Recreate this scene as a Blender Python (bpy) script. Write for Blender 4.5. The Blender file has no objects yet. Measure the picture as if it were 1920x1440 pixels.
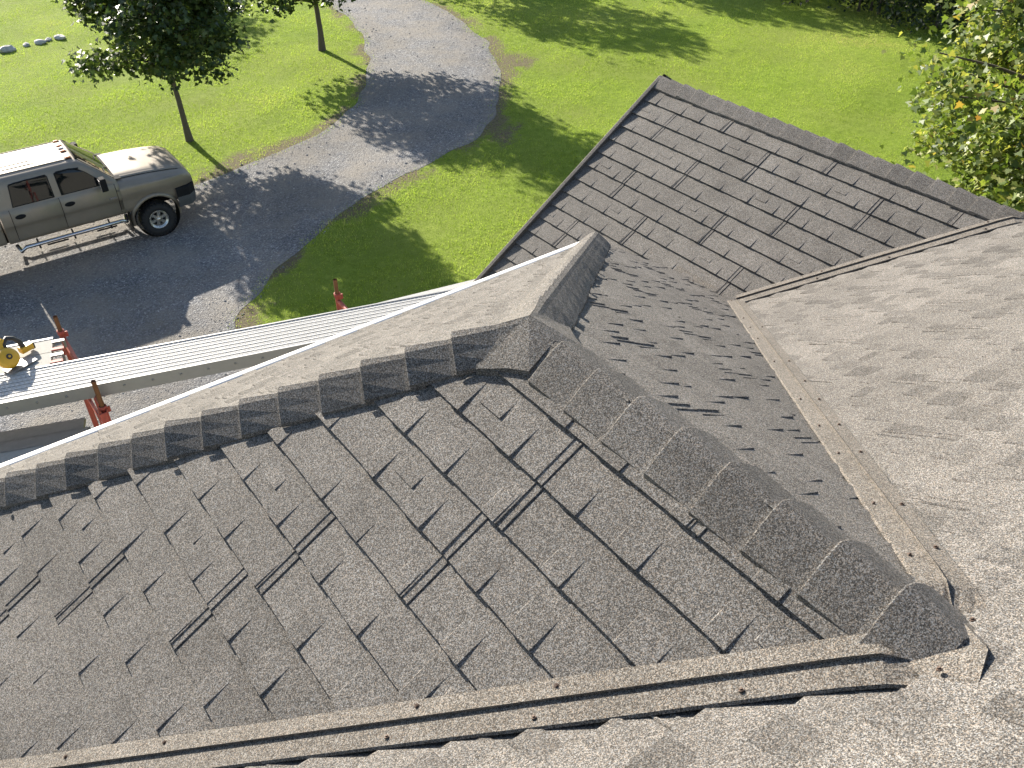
import bpy, bmesh, math, random
import numpy as np
from mathutils import Vector, Matrix, noise

sc = bpy.context.scene
V = Vector
random.seed(7)
RNG = np.random.default_rng(7)

# ------------------------------------------------------------------ camera
CAM = V((-1.37899, -1.41492, 1.5456))
RX = V((0.80806, -0.58877, -0.0198)); UY = V((0.3687, 0.4792, 0.7965)); FZ = V((0.4595, 0.6509, -0.6043))
FZ.normalize(); RX = (RX - FZ * RX.dot(FZ)).normalized(); UY = RX.cross(FZ)
cam = bpy.data.cameras.new('camera'); camo = bpy.data.objects.new('camera', cam)
sc.collection.objects.link(camo); sc.camera = camo
cam.sensor_width = 36; cam.lens = 1727.83 / 1920 * 36
cam.clip_start = 0.05; cam.clip_end = 2000
camo.matrix_world = Matrix(((RX.x, UY.x, -FZ.x, CAM.x), (RX.y, UY.y, -FZ.y, CAM.y), (RX.z, UY.z, -FZ.z, CAM.z), (0, 0, 0, 1)))

def proj(p):
    d = V(p) - CAM; z = d.dot(FZ)
    if z < .05: return (-9999, -9999)
    return (960 + 1727.83 * d.dot(RX) / z, 720 - 1727.83 * d.dot(UY) / z)

# ------------------------------------------------------------------ sky, sun, exposure
SUN_EL, SUN_AZ = math.radians(24.5), math.radians(-1.0)      # azimuth measured from +Y towards +X
world = bpy.data.worlds.new('World'); sc.world = world; world.use_nodes = True
wn = world.node_tree; wn.nodes.clear()
sky = wn.nodes.new('ShaderNodeTexSky'); sky.sky_type = 'NISHITA'; sky.sun_disc = False
sky.sun_elevation = SUN_EL; sky.sun_rotation = SUN_AZ
bg = wn.nodes.new('ShaderNodeBackground'); bg.inputs[1].default_value = 0.085
wo = wn.nodes.new('ShaderNodeOutputWorld')
wn.links.new(sky.outputs[0], bg.inputs[0]); wn.links.new(bg.outputs[0], wo.inputs[0])
sun = bpy.data.lights.new('sun', 'SUN'); sun.energy = 5.0; sun.angle = math.radians(0.53); sun.color = (1.0, 0.93, 0.82)
suno = bpy.data.objects.new('sun', sun); sc.collection.objects.link(suno)
SD = V((math.sin(SUN_AZ) * math.cos(SUN_EL), math.cos(SUN_AZ) * math.cos(SUN_EL), math.sin(SUN_EL)))
suno.rotation_euler = SD.to_track_quat('Z', 'Y').to_euler(); suno.location = (0, 30, 30)
sc.view_settings.view_transform = 'Standard'; sc.view_settings.look = 'None'
sc.view_settings.exposure = 1.45; sc.view_settings.gamma = 1.0; sc.view_settings.use_curve_mapping = False

sc.cycles.max_bounces = 6; sc.cycles.diffuse_bounces = 3; sc.cycles.glossy_bounces = 3; sc.cycles.transparent_max_bounces = 8

# ------------------------------------------------------------------ helpers
COL = sc.collection
def link(o, parent=None):
    COL.objects.link(o)
    if parent is not None: o.parent = parent
    return o
def tag(o, label=None, cat=None, group=None, kind=None):
    if label: o['label'] = label
    if cat: o['category'] = cat
    if group: o['group'] = group
    if kind: o['kind'] = kind
    return o
def empty(name, loc, label=None, cat=None, group=None):
    o = bpy.data.objects.new(name, None); o.location = loc; o.empty_display_size = .2
    link(o); tag(o, label, cat, group)
    return o
bpy.context.view_layer.update()

class MB:
    """collects polygons in world (or local) space"""
    def __init__(s): s.v = []; s.f = []; s.sm = []; s.tn = None
    def poly(s, pts, smooth=False):
        b = len(s.v); s.v += [tuple(p) for p in pts]; s.f.append(tuple(range(b, b + len(pts)))); s.sm.append(smooth)
    def grid(s, rows, smooth=True, closed=False):
        b = len(s.v); n = len(rows[0])
        for r in rows: s.v += [tuple(p) for p in r]
        for i in range(len(rows) - 1):
            for j in range(n if closed else n - 1):
                k = (j + 1) % n
                s.f.append((b + i * n + j, b + i * n + k, b + (i + 1) * n + k, b + (i + 1) * n + j)); s.sm.append(smooth)
    def box(s, c, size, M=None, taper=None):
        x, y, z = [q / 2 for q in size]; c = V(c)
        P = []
        for dz in (-1, 1):
            t = taper if (taper and dz > 0) else 1
            for dx, dy in ((-1, -1), (1, -1), (1, 1), (-1, 1)):
                p = V((dx * x * t, dy * y * t, dz * z))
                P.append((M @ p if M else p) + c)
        b = len(s.v); s.v += [tuple(p) for p in P]
        for q in ((0, 3, 2, 1), (4, 5, 6, 7), (0, 1, 5, 4), (1, 2, 6, 5), (2, 3, 7, 6), (3, 0, 4, 7)):
            s.f.append(tuple(b + k for k in q)); s.sm.append(False)
    def tube(s, pts, r, n=10, caps=True, smooth=True):
        pts = [V(p) for p in pts]; rr = r if isinstance(r, (list, tuple)) else [r] * len(pts)
        rows = []; ref = None
        for i, p in enumerate(pts):
            t = (pts[min(i + 1, len(pts) - 1)] - pts[max(i - 1, 0)]).normalized()
            if ref is None:
                ref = t.orthogonal().normalized()
            ref = (ref - t * ref.dot(t)).normalized(); bi = t.cross(ref)
            rows.append([p + (ref * math.cos(a) + bi * math.sin(a)) * rr[i] for a in [2 * math.pi * k / n for k in range(n)]])
        s.grid(rows, smooth, True)
        if caps:
            s.poly(rows[0][::-1]); s.poly(rows[-1])
    def lathe(s, prof, c, axis, n=32, smooth=True):
        axis = V(axis).normalized(); a = axis.orthogonal().normalized(); b = axis.cross(a); c = V(c)
        rows = []
        for (r, h) in prof:
            rows.append([c + axis * h + (a * math.cos(t) + b * math.sin(t)) * r for t in [2 * math.pi * k / n for k in range(n)]])
        s.grid(rows, smooth, True)
    def build(s, name, mat, parent=None, weld=False, recalc=False, bevel=0, local=False):
        me = bpy.data.meshes.new(name); me.from_pydata(s.v, [], s.f)
        me.polygons.foreach_set('use_smooth', s.sm)
        if weld or recalc or bevel:
            bm = bmesh.new(); bm.from_mesh(me)
            if weld: bmesh.ops.remove_doubles(bm, verts=bm.verts, dist=1e-5)
            if recalc: bmesh.ops.recalc_face_normals(bm, faces=bm.faces)
            if bevel:
                es = [e for e in bm.edges if e.is_manifold and e.calc_face_angle(0) > .5]
                bmesh.ops.bevel(bm, geom=es, offset=bevel, segments=2, affect='EDGES', profile=.5)
            bm.to_mesh(me); bm.free()
        if s.tn is not None:
            a_ = me.attributes.new('tone', 'FLOAT', 'FACE'); a_.data.foreach_set('value', s.tn)
        me.materials.append(mat)
        o = bpy.data.objects.new(name, me)
        if parent is not None:
            link(o, parent); o.matrix_parent_inverse = Matrix.Identity(4) if local else inv_of(parent)
        else: link(o)
        return o
def inv_of(p):
    m = Matrix.Identity(4); q = p
    chain = []
    while q is not None: chain.append(q); q = q.parent
    for q in reversed(chain):
        m = m @ q.matrix_parent_inverse @ q.matrix_basis
    return m.inverted()

# ------------------------------------------------------------------ materials
class NT:
    def __init__(s, name):
        s.m = bpy.data.materials.new(name); s.m.use_nodes = True; s.t = s.m.node_tree
        s.b = s.t.nodes['Principled BSDF']; s.out = s.t.nodes['Material Output']
    def n(s, typ, **kw):
        o = s.t.nodes.new(typ)
        for k, v in kw.items():
            if k.startswith('i_'): o.inputs[k[2:].replace('_', ' ')].default_value = v
            else: setattr(o, k, v)
        return o
    def l(s, a, b): s.t.links.new(a, b)
    def ramp(s, fac, stops, interp='LINEAR'):
        r = s.n('ShaderNodeValToRGB'); e = r.color_ramp; e.interpolation = interp
        while len(e.elements) < len(stops): e.elements.new(.5)
        for q, (p, c) in zip(e.elements, stops):
            q.position = p; q.color = (c[0], c[1], c[2], 1) if isinstance(c, (tuple, list)) else (c, c, c, 1)
        s.l(fac, r.inputs[0]); return r.outputs[0]
    def noise(s, vec, scale, detail=2, rough=.5, out=0):
        o = s.n('ShaderNodeTexNoise'); o.inputs['Scale'].default_value = scale; o.inputs['Detail'].default_value = detail
        o.inputs['Roughness'].default_value = rough; s.l(vec, o.inputs['Vector']); return o.outputs[out]
    def mix(s, fac, a, b, typ='MIX'):
        o = s.n('ShaderNodeMix', data_type='RGBA', blend_type=typ)
        for q, v in ((0, fac), (6, a), (7, b)):
            if isinstance(v, (int, float)): o.inputs[q].default_value = v
            elif isinstance(v, (tuple, list)): o.inputs[q].default_value = (v[0], v[1], v[2], 1)
            else: s.l(v, o.inputs[q])
        return o.outputs[2]
    def math(s, op, a, b=0.0):
        o = s.n('ShaderNodeMath', operation=op)
        for q, v in ((0, a), (1, b)):
            if isinstance(v, (int, float)): o.inputs[q].default_value = v
            else: s.l(v, o.inputs[q])
        return o.outputs[0]
    def bump(s, h, strength=.3, dist=.01):
        o = s.n('ShaderNodeBump'); o.inputs['Strength'].default_value = strength; o.inputs['Distance'].default_value = dist
        s.l(h, o.inputs['Height']); s.l(o.outputs[0], s.b.inputs['Normal']); return o
    def pos(s): return s.n('ShaderNodeNewGeometry').outputs['Position']

def simple(name, col, rough=.5, metal=0., coat=0., var=.12, scale=6., bump=0., bscale=60., spec=None):
    t = NT(name); p = t.n('ShaderNodeTexCoord').outputs['Object']
    f = t.noise(p, scale, 4, .6)
    c = t.mix(f, tuple(q * (1 - var) for q in col), tuple(min(1, q * (1 + var)) for q in col))
    t.l(c, t.b.inputs['Base Color'])
    t.b.inputs['Metallic'].default_value = metal; t.b.inputs['Coat Weight'].default_value = coat
    r = t.math('ADD', t.math('MULTIPLY', t.noise(p, scale * 2.3, 3), .2), rough - .1); t.l(r, t.b.inputs['Roughness'])
    if spec is not None: t.b.inputs['Specular IOR Level'].default_value = spec
    if bump: t.bump(t.noise(p, bscale, 3), bump, .004)
    return t.m

def granule(name, lo, mid, hi, tint=1.0):
    t = NT(name); p = t.pos()
    vor = t.n('ShaderNodeTexVoronoi'); vor.inputs['Scale'].default_value = 480; t.l(p, vor.inputs['Vector'])
    sep = t.n('ShaderNodeSeparateColor'); t.l(vor.outputs['Color'], sep.inputs[0])
    vor2 = t.n('ShaderNodeTexVoronoi'); vor2.inputs['Scale'].default_value = 320; t.l(p, vor2.inputs['Vector'])
    sep2 = t.n('ShaderNodeSeparateColor'); t.l(vor2.outputs['Color'], sep2.inputs[0])
    mixv = t.math('ADD', t.math('MULTIPLY', sep.outputs[0], .66), t.math('MULTIPLY', sep2.outputs[1], .34))
    c = t.ramp(mixv, [(0.08, lo), (.34, tuple(a * .5 + b * .5 for a, b in zip(lo, mid))), (.5, mid), (.68, tuple(a * .5 + b * .5 for a, b in zip(hi, mid))), (.92, hi)])
    hue = t.ramp(sep.outputs[2], [(0., (1.12, .98, .86)), (.5, (1, 1, 1)), (1., (.9, .98, 1.1))])
    c = t.mix(1.0, c, hue, 'MULTIPLY')
    bl = t.ramp(t.noise(p, 3.2, 4, .6), [(.3, .88), (.7, 1.1)])
    c = t.mix(1.0, c, bl, 'MULTIPLY')
    bl2 = t.ramp(t.noise(p, 14., 3, .6), [(.3, .94), (.7, 1.06)])
    c = t.mix(1.0, c, bl2, 'MULTIPLY')
    oi = t.n('ShaderNodeObjectInfo')
    pv = t.ramp(oi.outputs['Random'], [(0., .89), (1., 1.09)])
    c = t.mix(1.0, c, pv, 'MULTIPLY')
    ta = t.n('ShaderNodeAttribute', attribute_name='tone')
    c = t.mix(1.0, c, t.math('ADD', ta.outputs['Fac'], 1.0), 'MULTIPLY')
    t.l(c, t.b.inputs['Base Color'])
    t.b.inputs['Roughness'].default_value = .88; t.b.inputs['Specular IOR Level'].default_value = .2
    t.bump(mixv, .5, .0018)
    return t.m

M_SH = granule('stone_coated_shingle', (.026, .0243, .0222), (.105, .098, .0885), (.29, .272, .247))
M_CAP = granule('stone_coated_cap', (.025, .0233, .0212), (.100, .093, .084), (.28, .262, .237))
M_VAL = granule('stone_coated_valley', (.030, .0266, .023), (.112, .101, .087), (.295, .27, .235))
M_DECK = simple('dark_underlay', (.03, .028, .027), .9)
M_WHITE = simple('white_painted_metal', (.72, .72, .70), .4, var=.06)
M_SIDING = simple('pale_siding', (.2, .195, .18), .7, var=.06)
M_BRONZE = simple('bronze_trim', (.07, .062, .055), .55, var=.2, scale=20)
M_SCREW = simple('screw_metal', (.085, .055, .04), .6, .3)

# ------------------------------------------------------------------ roof planes (fitted to the photograph's lines)
Pp, Mm, Hh, P3s = .6542, .6428, .6345, .6612
YP, YM, YE = .4385, -1.0361, 3.0173
X3, Z3, Y3 = 4.6089, -1.3567, 4.6017
C = .16; PL = 1.068
ZG = -8.0544
XHW = Hh / Pp * (YE - YP)                     # half width at the hip-end eave
ZE = -Hh * (YE - YP)
XJ = (P3s * X3 - Z3) / (Pp + P3s)             # valley between the wings
X3E = 2.05                                    # eave of the far wing
def z_p1(x, y): return Pp * x
def z_p2(x, y): return -Pp * x
def z_h(x, y): return -Hh * (y - YP)
def z_m(x, y): return -Mm * (y - YM)
def z_p3(x, y): return Z3 + P3s * (x - X3)
def z_p4(x, y): return Z3 - P3s * (x - X3)
YEM = YM - ZE / Mm
MR = -4.0                                     # main ridge y

# each slope: frame (O, U along courses, D down slope, N) and a union of convex pieces, each a list of (a, b, c): a x + b y <= c
def frame(O, U, dx, dy, s):
    D = V((dx, dy, -s)).normalized(); U = V(U); N = U.cross(D)
    if N.z < 0: N = -N
    return dict(O=V(O), U=U, D=D, N=N)
K3 = YM + (P3s * X3 - Z3) / Mm; K4 = YM + (-P3s * X3 - Z3) / Mm
SL = {
 'P1': dict(fr=frame((0, 0, 0), (0, 1, 0), -1, 0, Pp), off=.1642, n=(-1, 9), u=(-1.2, 3.2), joint={-1: -.427, 0: .01, 1: .083, 2: .51, 3: .625, 4: 1.12, 5: 1.38, 6: .74, 7: .2, 8: .66},
   pieces=[[(1, 0, -.01), (-Pp / Mm, -1, -YM), (Pp / Hh, 1, YP), (-1, 0, XHW + .02)]]),
 'P2': dict(fr=frame((0, 0, 0), (0, -1, 0), 1, 0, Pp), off=.15, n=(-1, 13), u=(-3.2, 1.3), joint={},
   pieces=[[(-1, 0, -.01), (Pp / Mm, -1, -YM), (-Pp / Hh, 1, YP), (1, 0, XJ), (0, 1, YE)]]),
 'H': dict(fr=frame((0, YP, 0), (1, 0, 0), 0, 1, Hh), off=.13, n=(-1, 10), u=(-2.7, 2.7), joint={},
   pieces=[[(-Pp / Hh, -1, -YP), (Pp / Hh, -1, -YP), (0, 1, YE + .02)]]),
 'P3': dict(fr=frame((X3, 0, Z3), (0, 1, 0), -1, 0, P3s), off=.2499, n=(-1, 9), u=(1.0, 4.7), joint={-1: 3.59, 0: 3.07, 1: 3.577, 2: 2.98, 3: 3.6, 4: 3.1, 5: 3.62, 6: 3.0, 7: 3.5},
   pieces=[[(0, 1, YE), (1, 0, X3 - .01), (-1, 0, -XJ), (-P3s / Mm, -1, -K3)], [(0, -1, -YE), (0, 1, Y3), (1, 0, X3 - .01), (-1, 0, -X3E)]]),
 'M': dict(fr=frame((0, YM, 0), (1, 0, 0), 0, 1, Mm), off=.05, n=(-5, 14), u=(-3.2, 6.2), joint={},
   pieces=[[(1, 0, 0), (Pp / Mm, 1, YM), (0, 1, YEM), (-1, 0, 3.0)],
           [(-1, 0, 0), (1, 0, X3), (-Pp / Mm, 1, YM), (P3s / Mm, 1, K3)],
           [(-1, 0, -X3), (1, 0, X3 + .06), (-P3s / Mm, 1, K4)]]),
}
def clip(poly, a, b, c):
    out = []
    for i in range(len(poly)):
        p, q = poly[i], poly[(i + 1) % len(poly)]
        dp = c - a * p[0] - b * p[1]; dq = c - a * q[0] - b * q[1]
        if dp >= 0: out.append(p)
        if (dp >= 0) != (dq >= 0):
            t = dp / (dp - dq); out.append(p.lerp(q, t))
    return out
def inside_piece(pts, pieces):
    return any(all(a * p[0] + b * p[1] <= c for p in pts for (a, b, c) in pc) for pc in pieces)

house = empty('house', (1.5, -1, ZG), 'house with a steep roof of grey stone-coated shingles, hips and valleys', 'house')

TOP0 = [(.145, .26, 1.), (.268, .378, .62), (.405, .48, 1.), (.695, .80, 1.), (.925, 1.03, 1.)]     # raised tabs of the upper course (from, to, share of course)
TOP1 = [(.04, .105, 1.), (.283, .405, 1.), (.505, .625, 1.), (.823, .908, 1.)]
W0, W1, LIP = .002, .0165, .0035
def strip_w(t): return W0 + (W1 - W0) * t
def tab_polys(k, u0, u1, ext, hh):
    """raised tab on course k (0 or 1) of a panel, in panel (u, v, w)"""
    v0 = k * C; va = v0 + .2 * C; vb = v0 + ext * C + (.0012 if ext == 1 else 0)
    L = []
    ns = 4; row = []
    for i in range(ns + 1):
        t = i / ns; v = va + (vb - va) * t
        w = strip_w((v - v0) / C) - .0006 + hh * (t ** 1.05) * (1 if ext == 1 else .8)
        row.append((v, w, strip_w((v - v0) / C) - .001))
    ins = .0045
    for i in range(ns):
        (va_, wa, ba), (vb_, wb, bb) = row[i], row[i + 1]
        L.append([(u0 + ins, va_, wa), (u0 + ins, vb_, wb), (u1 - ins, vb_, wb), (u1 - ins, va_, wa)])
        L.append([(u0, va_, ba), (u0, vb_, bb), (u0 + ins, vb_, wb), (u0 + ins, va_, wa)])
        L.append([(u1, va_, ba), (u1 - ins, va_, wa), (u1 - ins, vb_, wb), (u1, vb_, bb)])
    v, w, b = row[-1]
    b = b - LIP if ext == 1 else b
    L.append([(u0, v, b), (u1, v, b), (u1 - ins, v, w), (u0 + ins, v, w)])
    return L
def panel_polys(tabs=True, jit=None):
    L = []; e = .0018
    wob = jit or (lambda u, k: 0.)
    us = [e, .27, .53, .8, PL - e]
    for k in (0, 1):
        v0, v1 = k * C, (k + 1) * C
        for a, b in zip(us[:-1], us[1:]):
            wa, wb = W1 + wob(a, k), W1 + wob(b, k)
            L.append([(a, v0 - .026, W0 - .002), (a, v1, wa), (b, v1, wb), (b, v0 - .026, W0 - .002)])
            L.append([(a, v1, wa), (a, v1, wa - LIP), (b, v1, wb - LIP), (b, v1, wb)])
            L.append([(a, v1, wa - LIP), (a, v1 - .02, wa - LIP - .001), (b, v1 - .02, wb - LIP - .001), (b, v1, wb - LIP)])
        if tabs:
            for (u0, u1, ext) in (TOP0, TOP1)[k]: L += tab_polys(k, u0, u1, ext, .0056)
        # side-lap ribs at the panel joint
        for (c0, wd, hh) in ((.006, .0058, .0048), (.036, .0054, .0042)):
            A = [(c0 - wd, 0), (c0 - wd * .4, hh), (c0 + wd * .4, hh), (c0 + wd, 0)]
            for (p, q) in zip(A[:-1], A[1:]):
                L.append([(p[0], v0 + .002, W0 + p[1] - .001), (p[0], v1 + .0008, W1 + p[1] - .001), (q[0], v1 + .0008, W1 + q[1] - .001), (q[0], v0 + .002, W0 + q[1] - .001)])
            L.append([(A[0][0], v1 + .0008, W1 - LIP), (A[3][0], v1 + .0008, W1 - LIP), (A[2][0], v1 + .0008, W1 + hh), (A[1][0], v1 + .0008, W1 + hh)])
    # closed ends of the panel
    for uu in (e, PL - e):
        for k in (0, 1):
            L.append([(uu, k * C, -.004), (uu, (k + 1) * C, -.004), (uu, (k + 1) * C, W1), (uu, k * C, W0)])
    return L

tab_mesh = {}
def tab_me(k, i, ext, u0, u1):
    if (k, i) not in tab_mesh:
        mb = MB()
        for pl in tab_polys(k, 0, u1 - u0, ext, .0056): mb.poly(pl)
        me = bpy.data.meshes.new('shingle_tab'); me.from_pydata(mb.v, [], mb.f); me.materials.append(M_SH)
        tab_mesh[(k, i)] = me
    return tab_mesh[(k, i)]
HINV = inv_of(house)
n_tabs = 0
for key, s in SL.items():
    fr = s['fr']; O, U, D, N = fr['O'], fr['U'], fr['D'], fr['N']
    # deck under the panels
    dk = MB()
    for pc in s['pieces']:
        zf = lambda x, y: O.z + ((V((x, y, 0)) - V((O.x, O.y, 0))).dot(V((D.x, D.y, 0)).normalized())) * (D.z / math.hypot(D.x, D.y))
        poly = [V((-12, -12, 0)), V((14, -12, 0)), V((14, 14, 0)), V((-12, 14, 0))]
        lim = [(0, -1, -MR), (-1, 0, 5.0)] if key == 'M' else []
        pcs = [q for q in pc if not (key == 'M' and q in ((-1, 0, 3.0),))] + lim
        for (a, b, c) in pcs: poly = clip(poly, a, b, c)
        if len(poly) > 2:
            top = [V((p.x, p.y, zf(p.x, p.y) - .006)) for p in poly]; bot = [p - V((0, 0, .05)) for p in top]
            dk.poly(top); dk.poly(bot[::-1])
            for i in range(len(top)): dk.poly([top[i], bot[i], bot[(i + 1) % len(top)], top[(i + 1) % len(top)]])
    dk.build('roof_deck', M_SH if key == 'M' else M_DECK, house, recalc=True)
    rj = random.Random(hash(key) % 1000 if False else len(key) * 31 + ord(key[0]) + ord(key[-1]))
    for n in range(*s['n']):
        v0 = s['off'] + 2 * n * C
        jo = s['joint'].get(n, (n % 2) * .53 + rj.uniform(-.08, .08))
        k0 = math.floor((s['u'][0] - jo) / PL) - 1; k1 = math.ceil((s['u'][1] - jo) / PL) + 1
        for k in range(k0, k1):
            u0 = jo + k * PL
            T = lambda q: O + U * (u0 + q[0]) + D * (v0 + q[1]) + N * q[2]
            corners = [T((0, 0, 0)), T((PL, 0, 0)), T((PL, 2 * C, 0)), T((0, 2 * C, 0))]
            # skip what the photograph (with a margin) does not show
            pr = [proj(T((PL * a, 2 * C * b, 0))) for a in (0, .5, 1) for b in (0, 1)]
            pr = [q for q in pr if q[0] > -9000]
            if not pr or min(q[0] for q in pr) > 2500 or max(q[0] for q in pr) < -500 or min(q[1] for q in pr) > 2000: continue
            ok = False
            for pc in s['pieces']:
                pp = corners[:]
                for (a, b, c) in pc: pp = clip(pp, a, b, c) if pp else pp
                if len(pp) > 2: ok = True
            if not ok: continue
            jj = [rj.gauss(0, .0012) for _ in range(8)]
            wob = lambda u, kk: jj[(int(u * 5) + kk * 3) % 8]
            sep_tabs = (key == 'P1' and n_tabs < 300)
            mb = MB(); mb.tn = []; objs = []
            polys = panel_polys(False, wob); tones = [0.] * len(polys)
            tabs = []
            for kk in (0, 1):
                for i, (a, b, ext) in enumerate((TOP0, TOP1)[kk]):
                    cs = [T((a, kk * C, 0)), T((b, kk * C, 0)), T((b, (kk + 1) * C, 0)), T((a, (kk + 1) * C, 0))]
                    q = proj(T(((a + b) / 2, (kk + .5) * C, 0)))
                    if sep_tabs and inside_piece(cs, s['pieces']) and -60 < q[0] < 1980 and q[1] < 1500:
                        tabs.append((kk, i, a, b, ext))
                    else:
                        tp_ = tab_polys(kk, a, b, ext, .0056); polys += tp_; tones += [rj.uniform(*((-.30, -.02) if key in 'MH' else (-.14, .06)))] * len(tp_)
            if key == 'M' and v0 > 0: groups_ = [[pc] for pc in s['pieces']]
            else: groups_ = [s['pieces']]
            for gi_, grp_ in enumerate(groups_):
              if gi_: mb = MB(); mb.tn = []
              for pl, tn_ in zip(polys, tones):
                P = [T(q) for q in pl]
                for pc in grp_:
                    pp = P[:]
                    for (a, b, c) in pc:
                        pp = clip(pp, a, b, c)
                        if len(pp) < 3: break
                    if len(pp) > 2: mb.poly(pp); mb.tn.append(tn_)
              if mb.f: o = mb.build('shingle_panel', M_SH, house)
            for (kk, i, a, b, ext) in tabs:
                t = bpy.data.objects.new('shingle_tab', tab_me(kk, i, ext, a, b)); link(t, o)
                X = O + U * (u0 + a) + D * v0
                t.matrix_basis = Matrix(((U.x, D.x, N.x, X.x), (U.y, D.y, N.y, X.y), (U.z, D.z, N.z, X.z), (0, 0, 0, 1)))
                n_tabs += 1

# ---- ridge and hip caps
def caps(A, B, n1, n2, expo, width, crest, mat=M_CAP, up=True, name='ridge_cap', overlap=.05, seed=1, start=0., stand=.016, liftm=1.):
    """row of folded caps from A to B; exposed butt ends face B. n1, n2: plane normals either side"""
    A, B = V(A), V(B); d = (B - A).normalized(); Lt = (B - A).length; r = random.Random(seed)
    sides = []
    for nn in (n1, n2):
        sv = d.cross(nn); sv.normalize()
        if sv.z > 0: sv = -sv
        sides.append((sv, V(nn).normalized()))
    zc = ((sides[0][1] + sides[1][1])).normalized()
    t = start; k = 0
    while t < Lt - .02:
        t1 = min(t + expo, Lt); mb = MB()
        jw = r.gauss(0, .003); jt = r.gauss(0, .002) + (.007 if (k == 0 and liftm == .9) else 0)
        rows = []
        for (tt, lift) in ((max(t - overlap, 0), -.022 if (k == 0 and liftm == .9) else -.002), (t + .02, .002), (t1 - .004, .024 * liftm + jt), (t1, .0225 * liftm + jt)):
            p = A + d * tt; row = []
            for (sv, nn), sg in ((sides[0], -1), (sides[1], 1)):
                w = width + jw
                q = [p + sv * w + nn * (stand + lift * .6), p + sv * w * .55 + nn * (stand + .001 + lift * .85) + zc * crest * .45, p + sv * .024 + nn * (stand + lift) + zc * crest * .8, p + sv * .009 + nn * (stand + lift) + zc * crest * .97]
                row += q if sg < 0 else q[::-1]
            mid = p + zc * (crest + stand + .001 + lift); row.insert(4, mid)
            rows.append(row)
        mb.grid(rows, smooth=False)
        th = .014
        last = rows[-1]; low = [q - zc * th for q in last]
        for i in range(len(last) - 1): mb.poly([last[i], low[i], low[i + 1], last[i + 1]])
        for e in (0, -1):
            for i in range(len(rows) - 1):
                mb.poly([rows[i][e], rows[i + 1][e], rows[i + 1][e] - zc * .014, rows[i][e] - zc * .014])
        mb.build(name, mat, house, recalc=False)
        t = t1; k += 1
nP1, nP2, nH = SL['P1']['fr']['N'], SL['P2']['fr']['N'], SL['H']['fr']['N']
nP3, nM = SL['P3']['fr']['N'], SL['M']['fr']['N']; nP4 = V((P3s, 0, 1)).normalized()
peak = V((0, YP, 0)); UPZ = V((0, 0, 1))
caps((0, YM + .02, 0), (0, YP + .0, 0), nP1, nP2, .163, .128, .003, seed=3, stand=.0135, liftm=.9)
caps((0, YP, 0) , (-XHW, YE, ZE), nP1, nH, .168, .100, .030, name='hip_cap', seed=4, start=.07)
caps((0, YP, 0) , (XHW, YE, ZE), nP2, nH, .168, .115, .03, name='hip_cap', seed=5, start=.10)
caps((X3, YM - Z3 / Mm + .02, Z3), (X3, Y3, Z3), nP3, nP4, .168, .11, .008, seed=6, stand=.022, liftm=.6)
# fitted cover where the two hips meet the ridge: three folded arms
mb = MB()
hl = V((-XHW, YE - YP, ZE)).normalized(); hr = V((XHW, YE - YP, ZE)).normalized(); rd_ = V((0, -1, 0))
def gut(d1, d2, nn, L):                # point on the slope between two arms
    return peak + (d1 + d2).normalized() * L + nn * .027
top = peak + UPZ * .05
tips = [(rd_, .12, .022), (hl, .17, .056), (hr, .19, .054)]
arms = []
for (dd, L, h) in tips: arms.append(peak + dd * L + UPZ * h)
gs = [gut(rd_, hl, nP1, .150), gut(hl, hr, nH, .17), gut(hr, rd_, nP2, .150)]
wdt = .105
def skirt(dd, L, nn, other):          # end of an arm, down the slope
    sv = dd.cross(nn).normalized()
    if sv.dot(other) < 0: sv = -sv
    return peak + dd * L + sv * wdt + nn * .026
rg = [arms[0], skirt(rd_, .13, nP1, hl), gs[0], skirt(hl, .17, nP1, rd_), arms[1], skirt(hl, .17, nH, hr), gs[1], skirt(hr, .19, nH, hl), arms[2], skirt(hr, .19, nP2, rd_), gs[2], skirt(rd_, .13, nP2, hr)]
for i in range(12):
    j = (i + 1) % 12; mb.poly([top, rg[i], rg[j]]); mb.poly([rg[i], rg[i] - UPZ * .035, rg[j] - UPZ * .035, rg[j]])
mb.build('peak_cap', M_CAP, house, weld=True, recalc=True)

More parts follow.
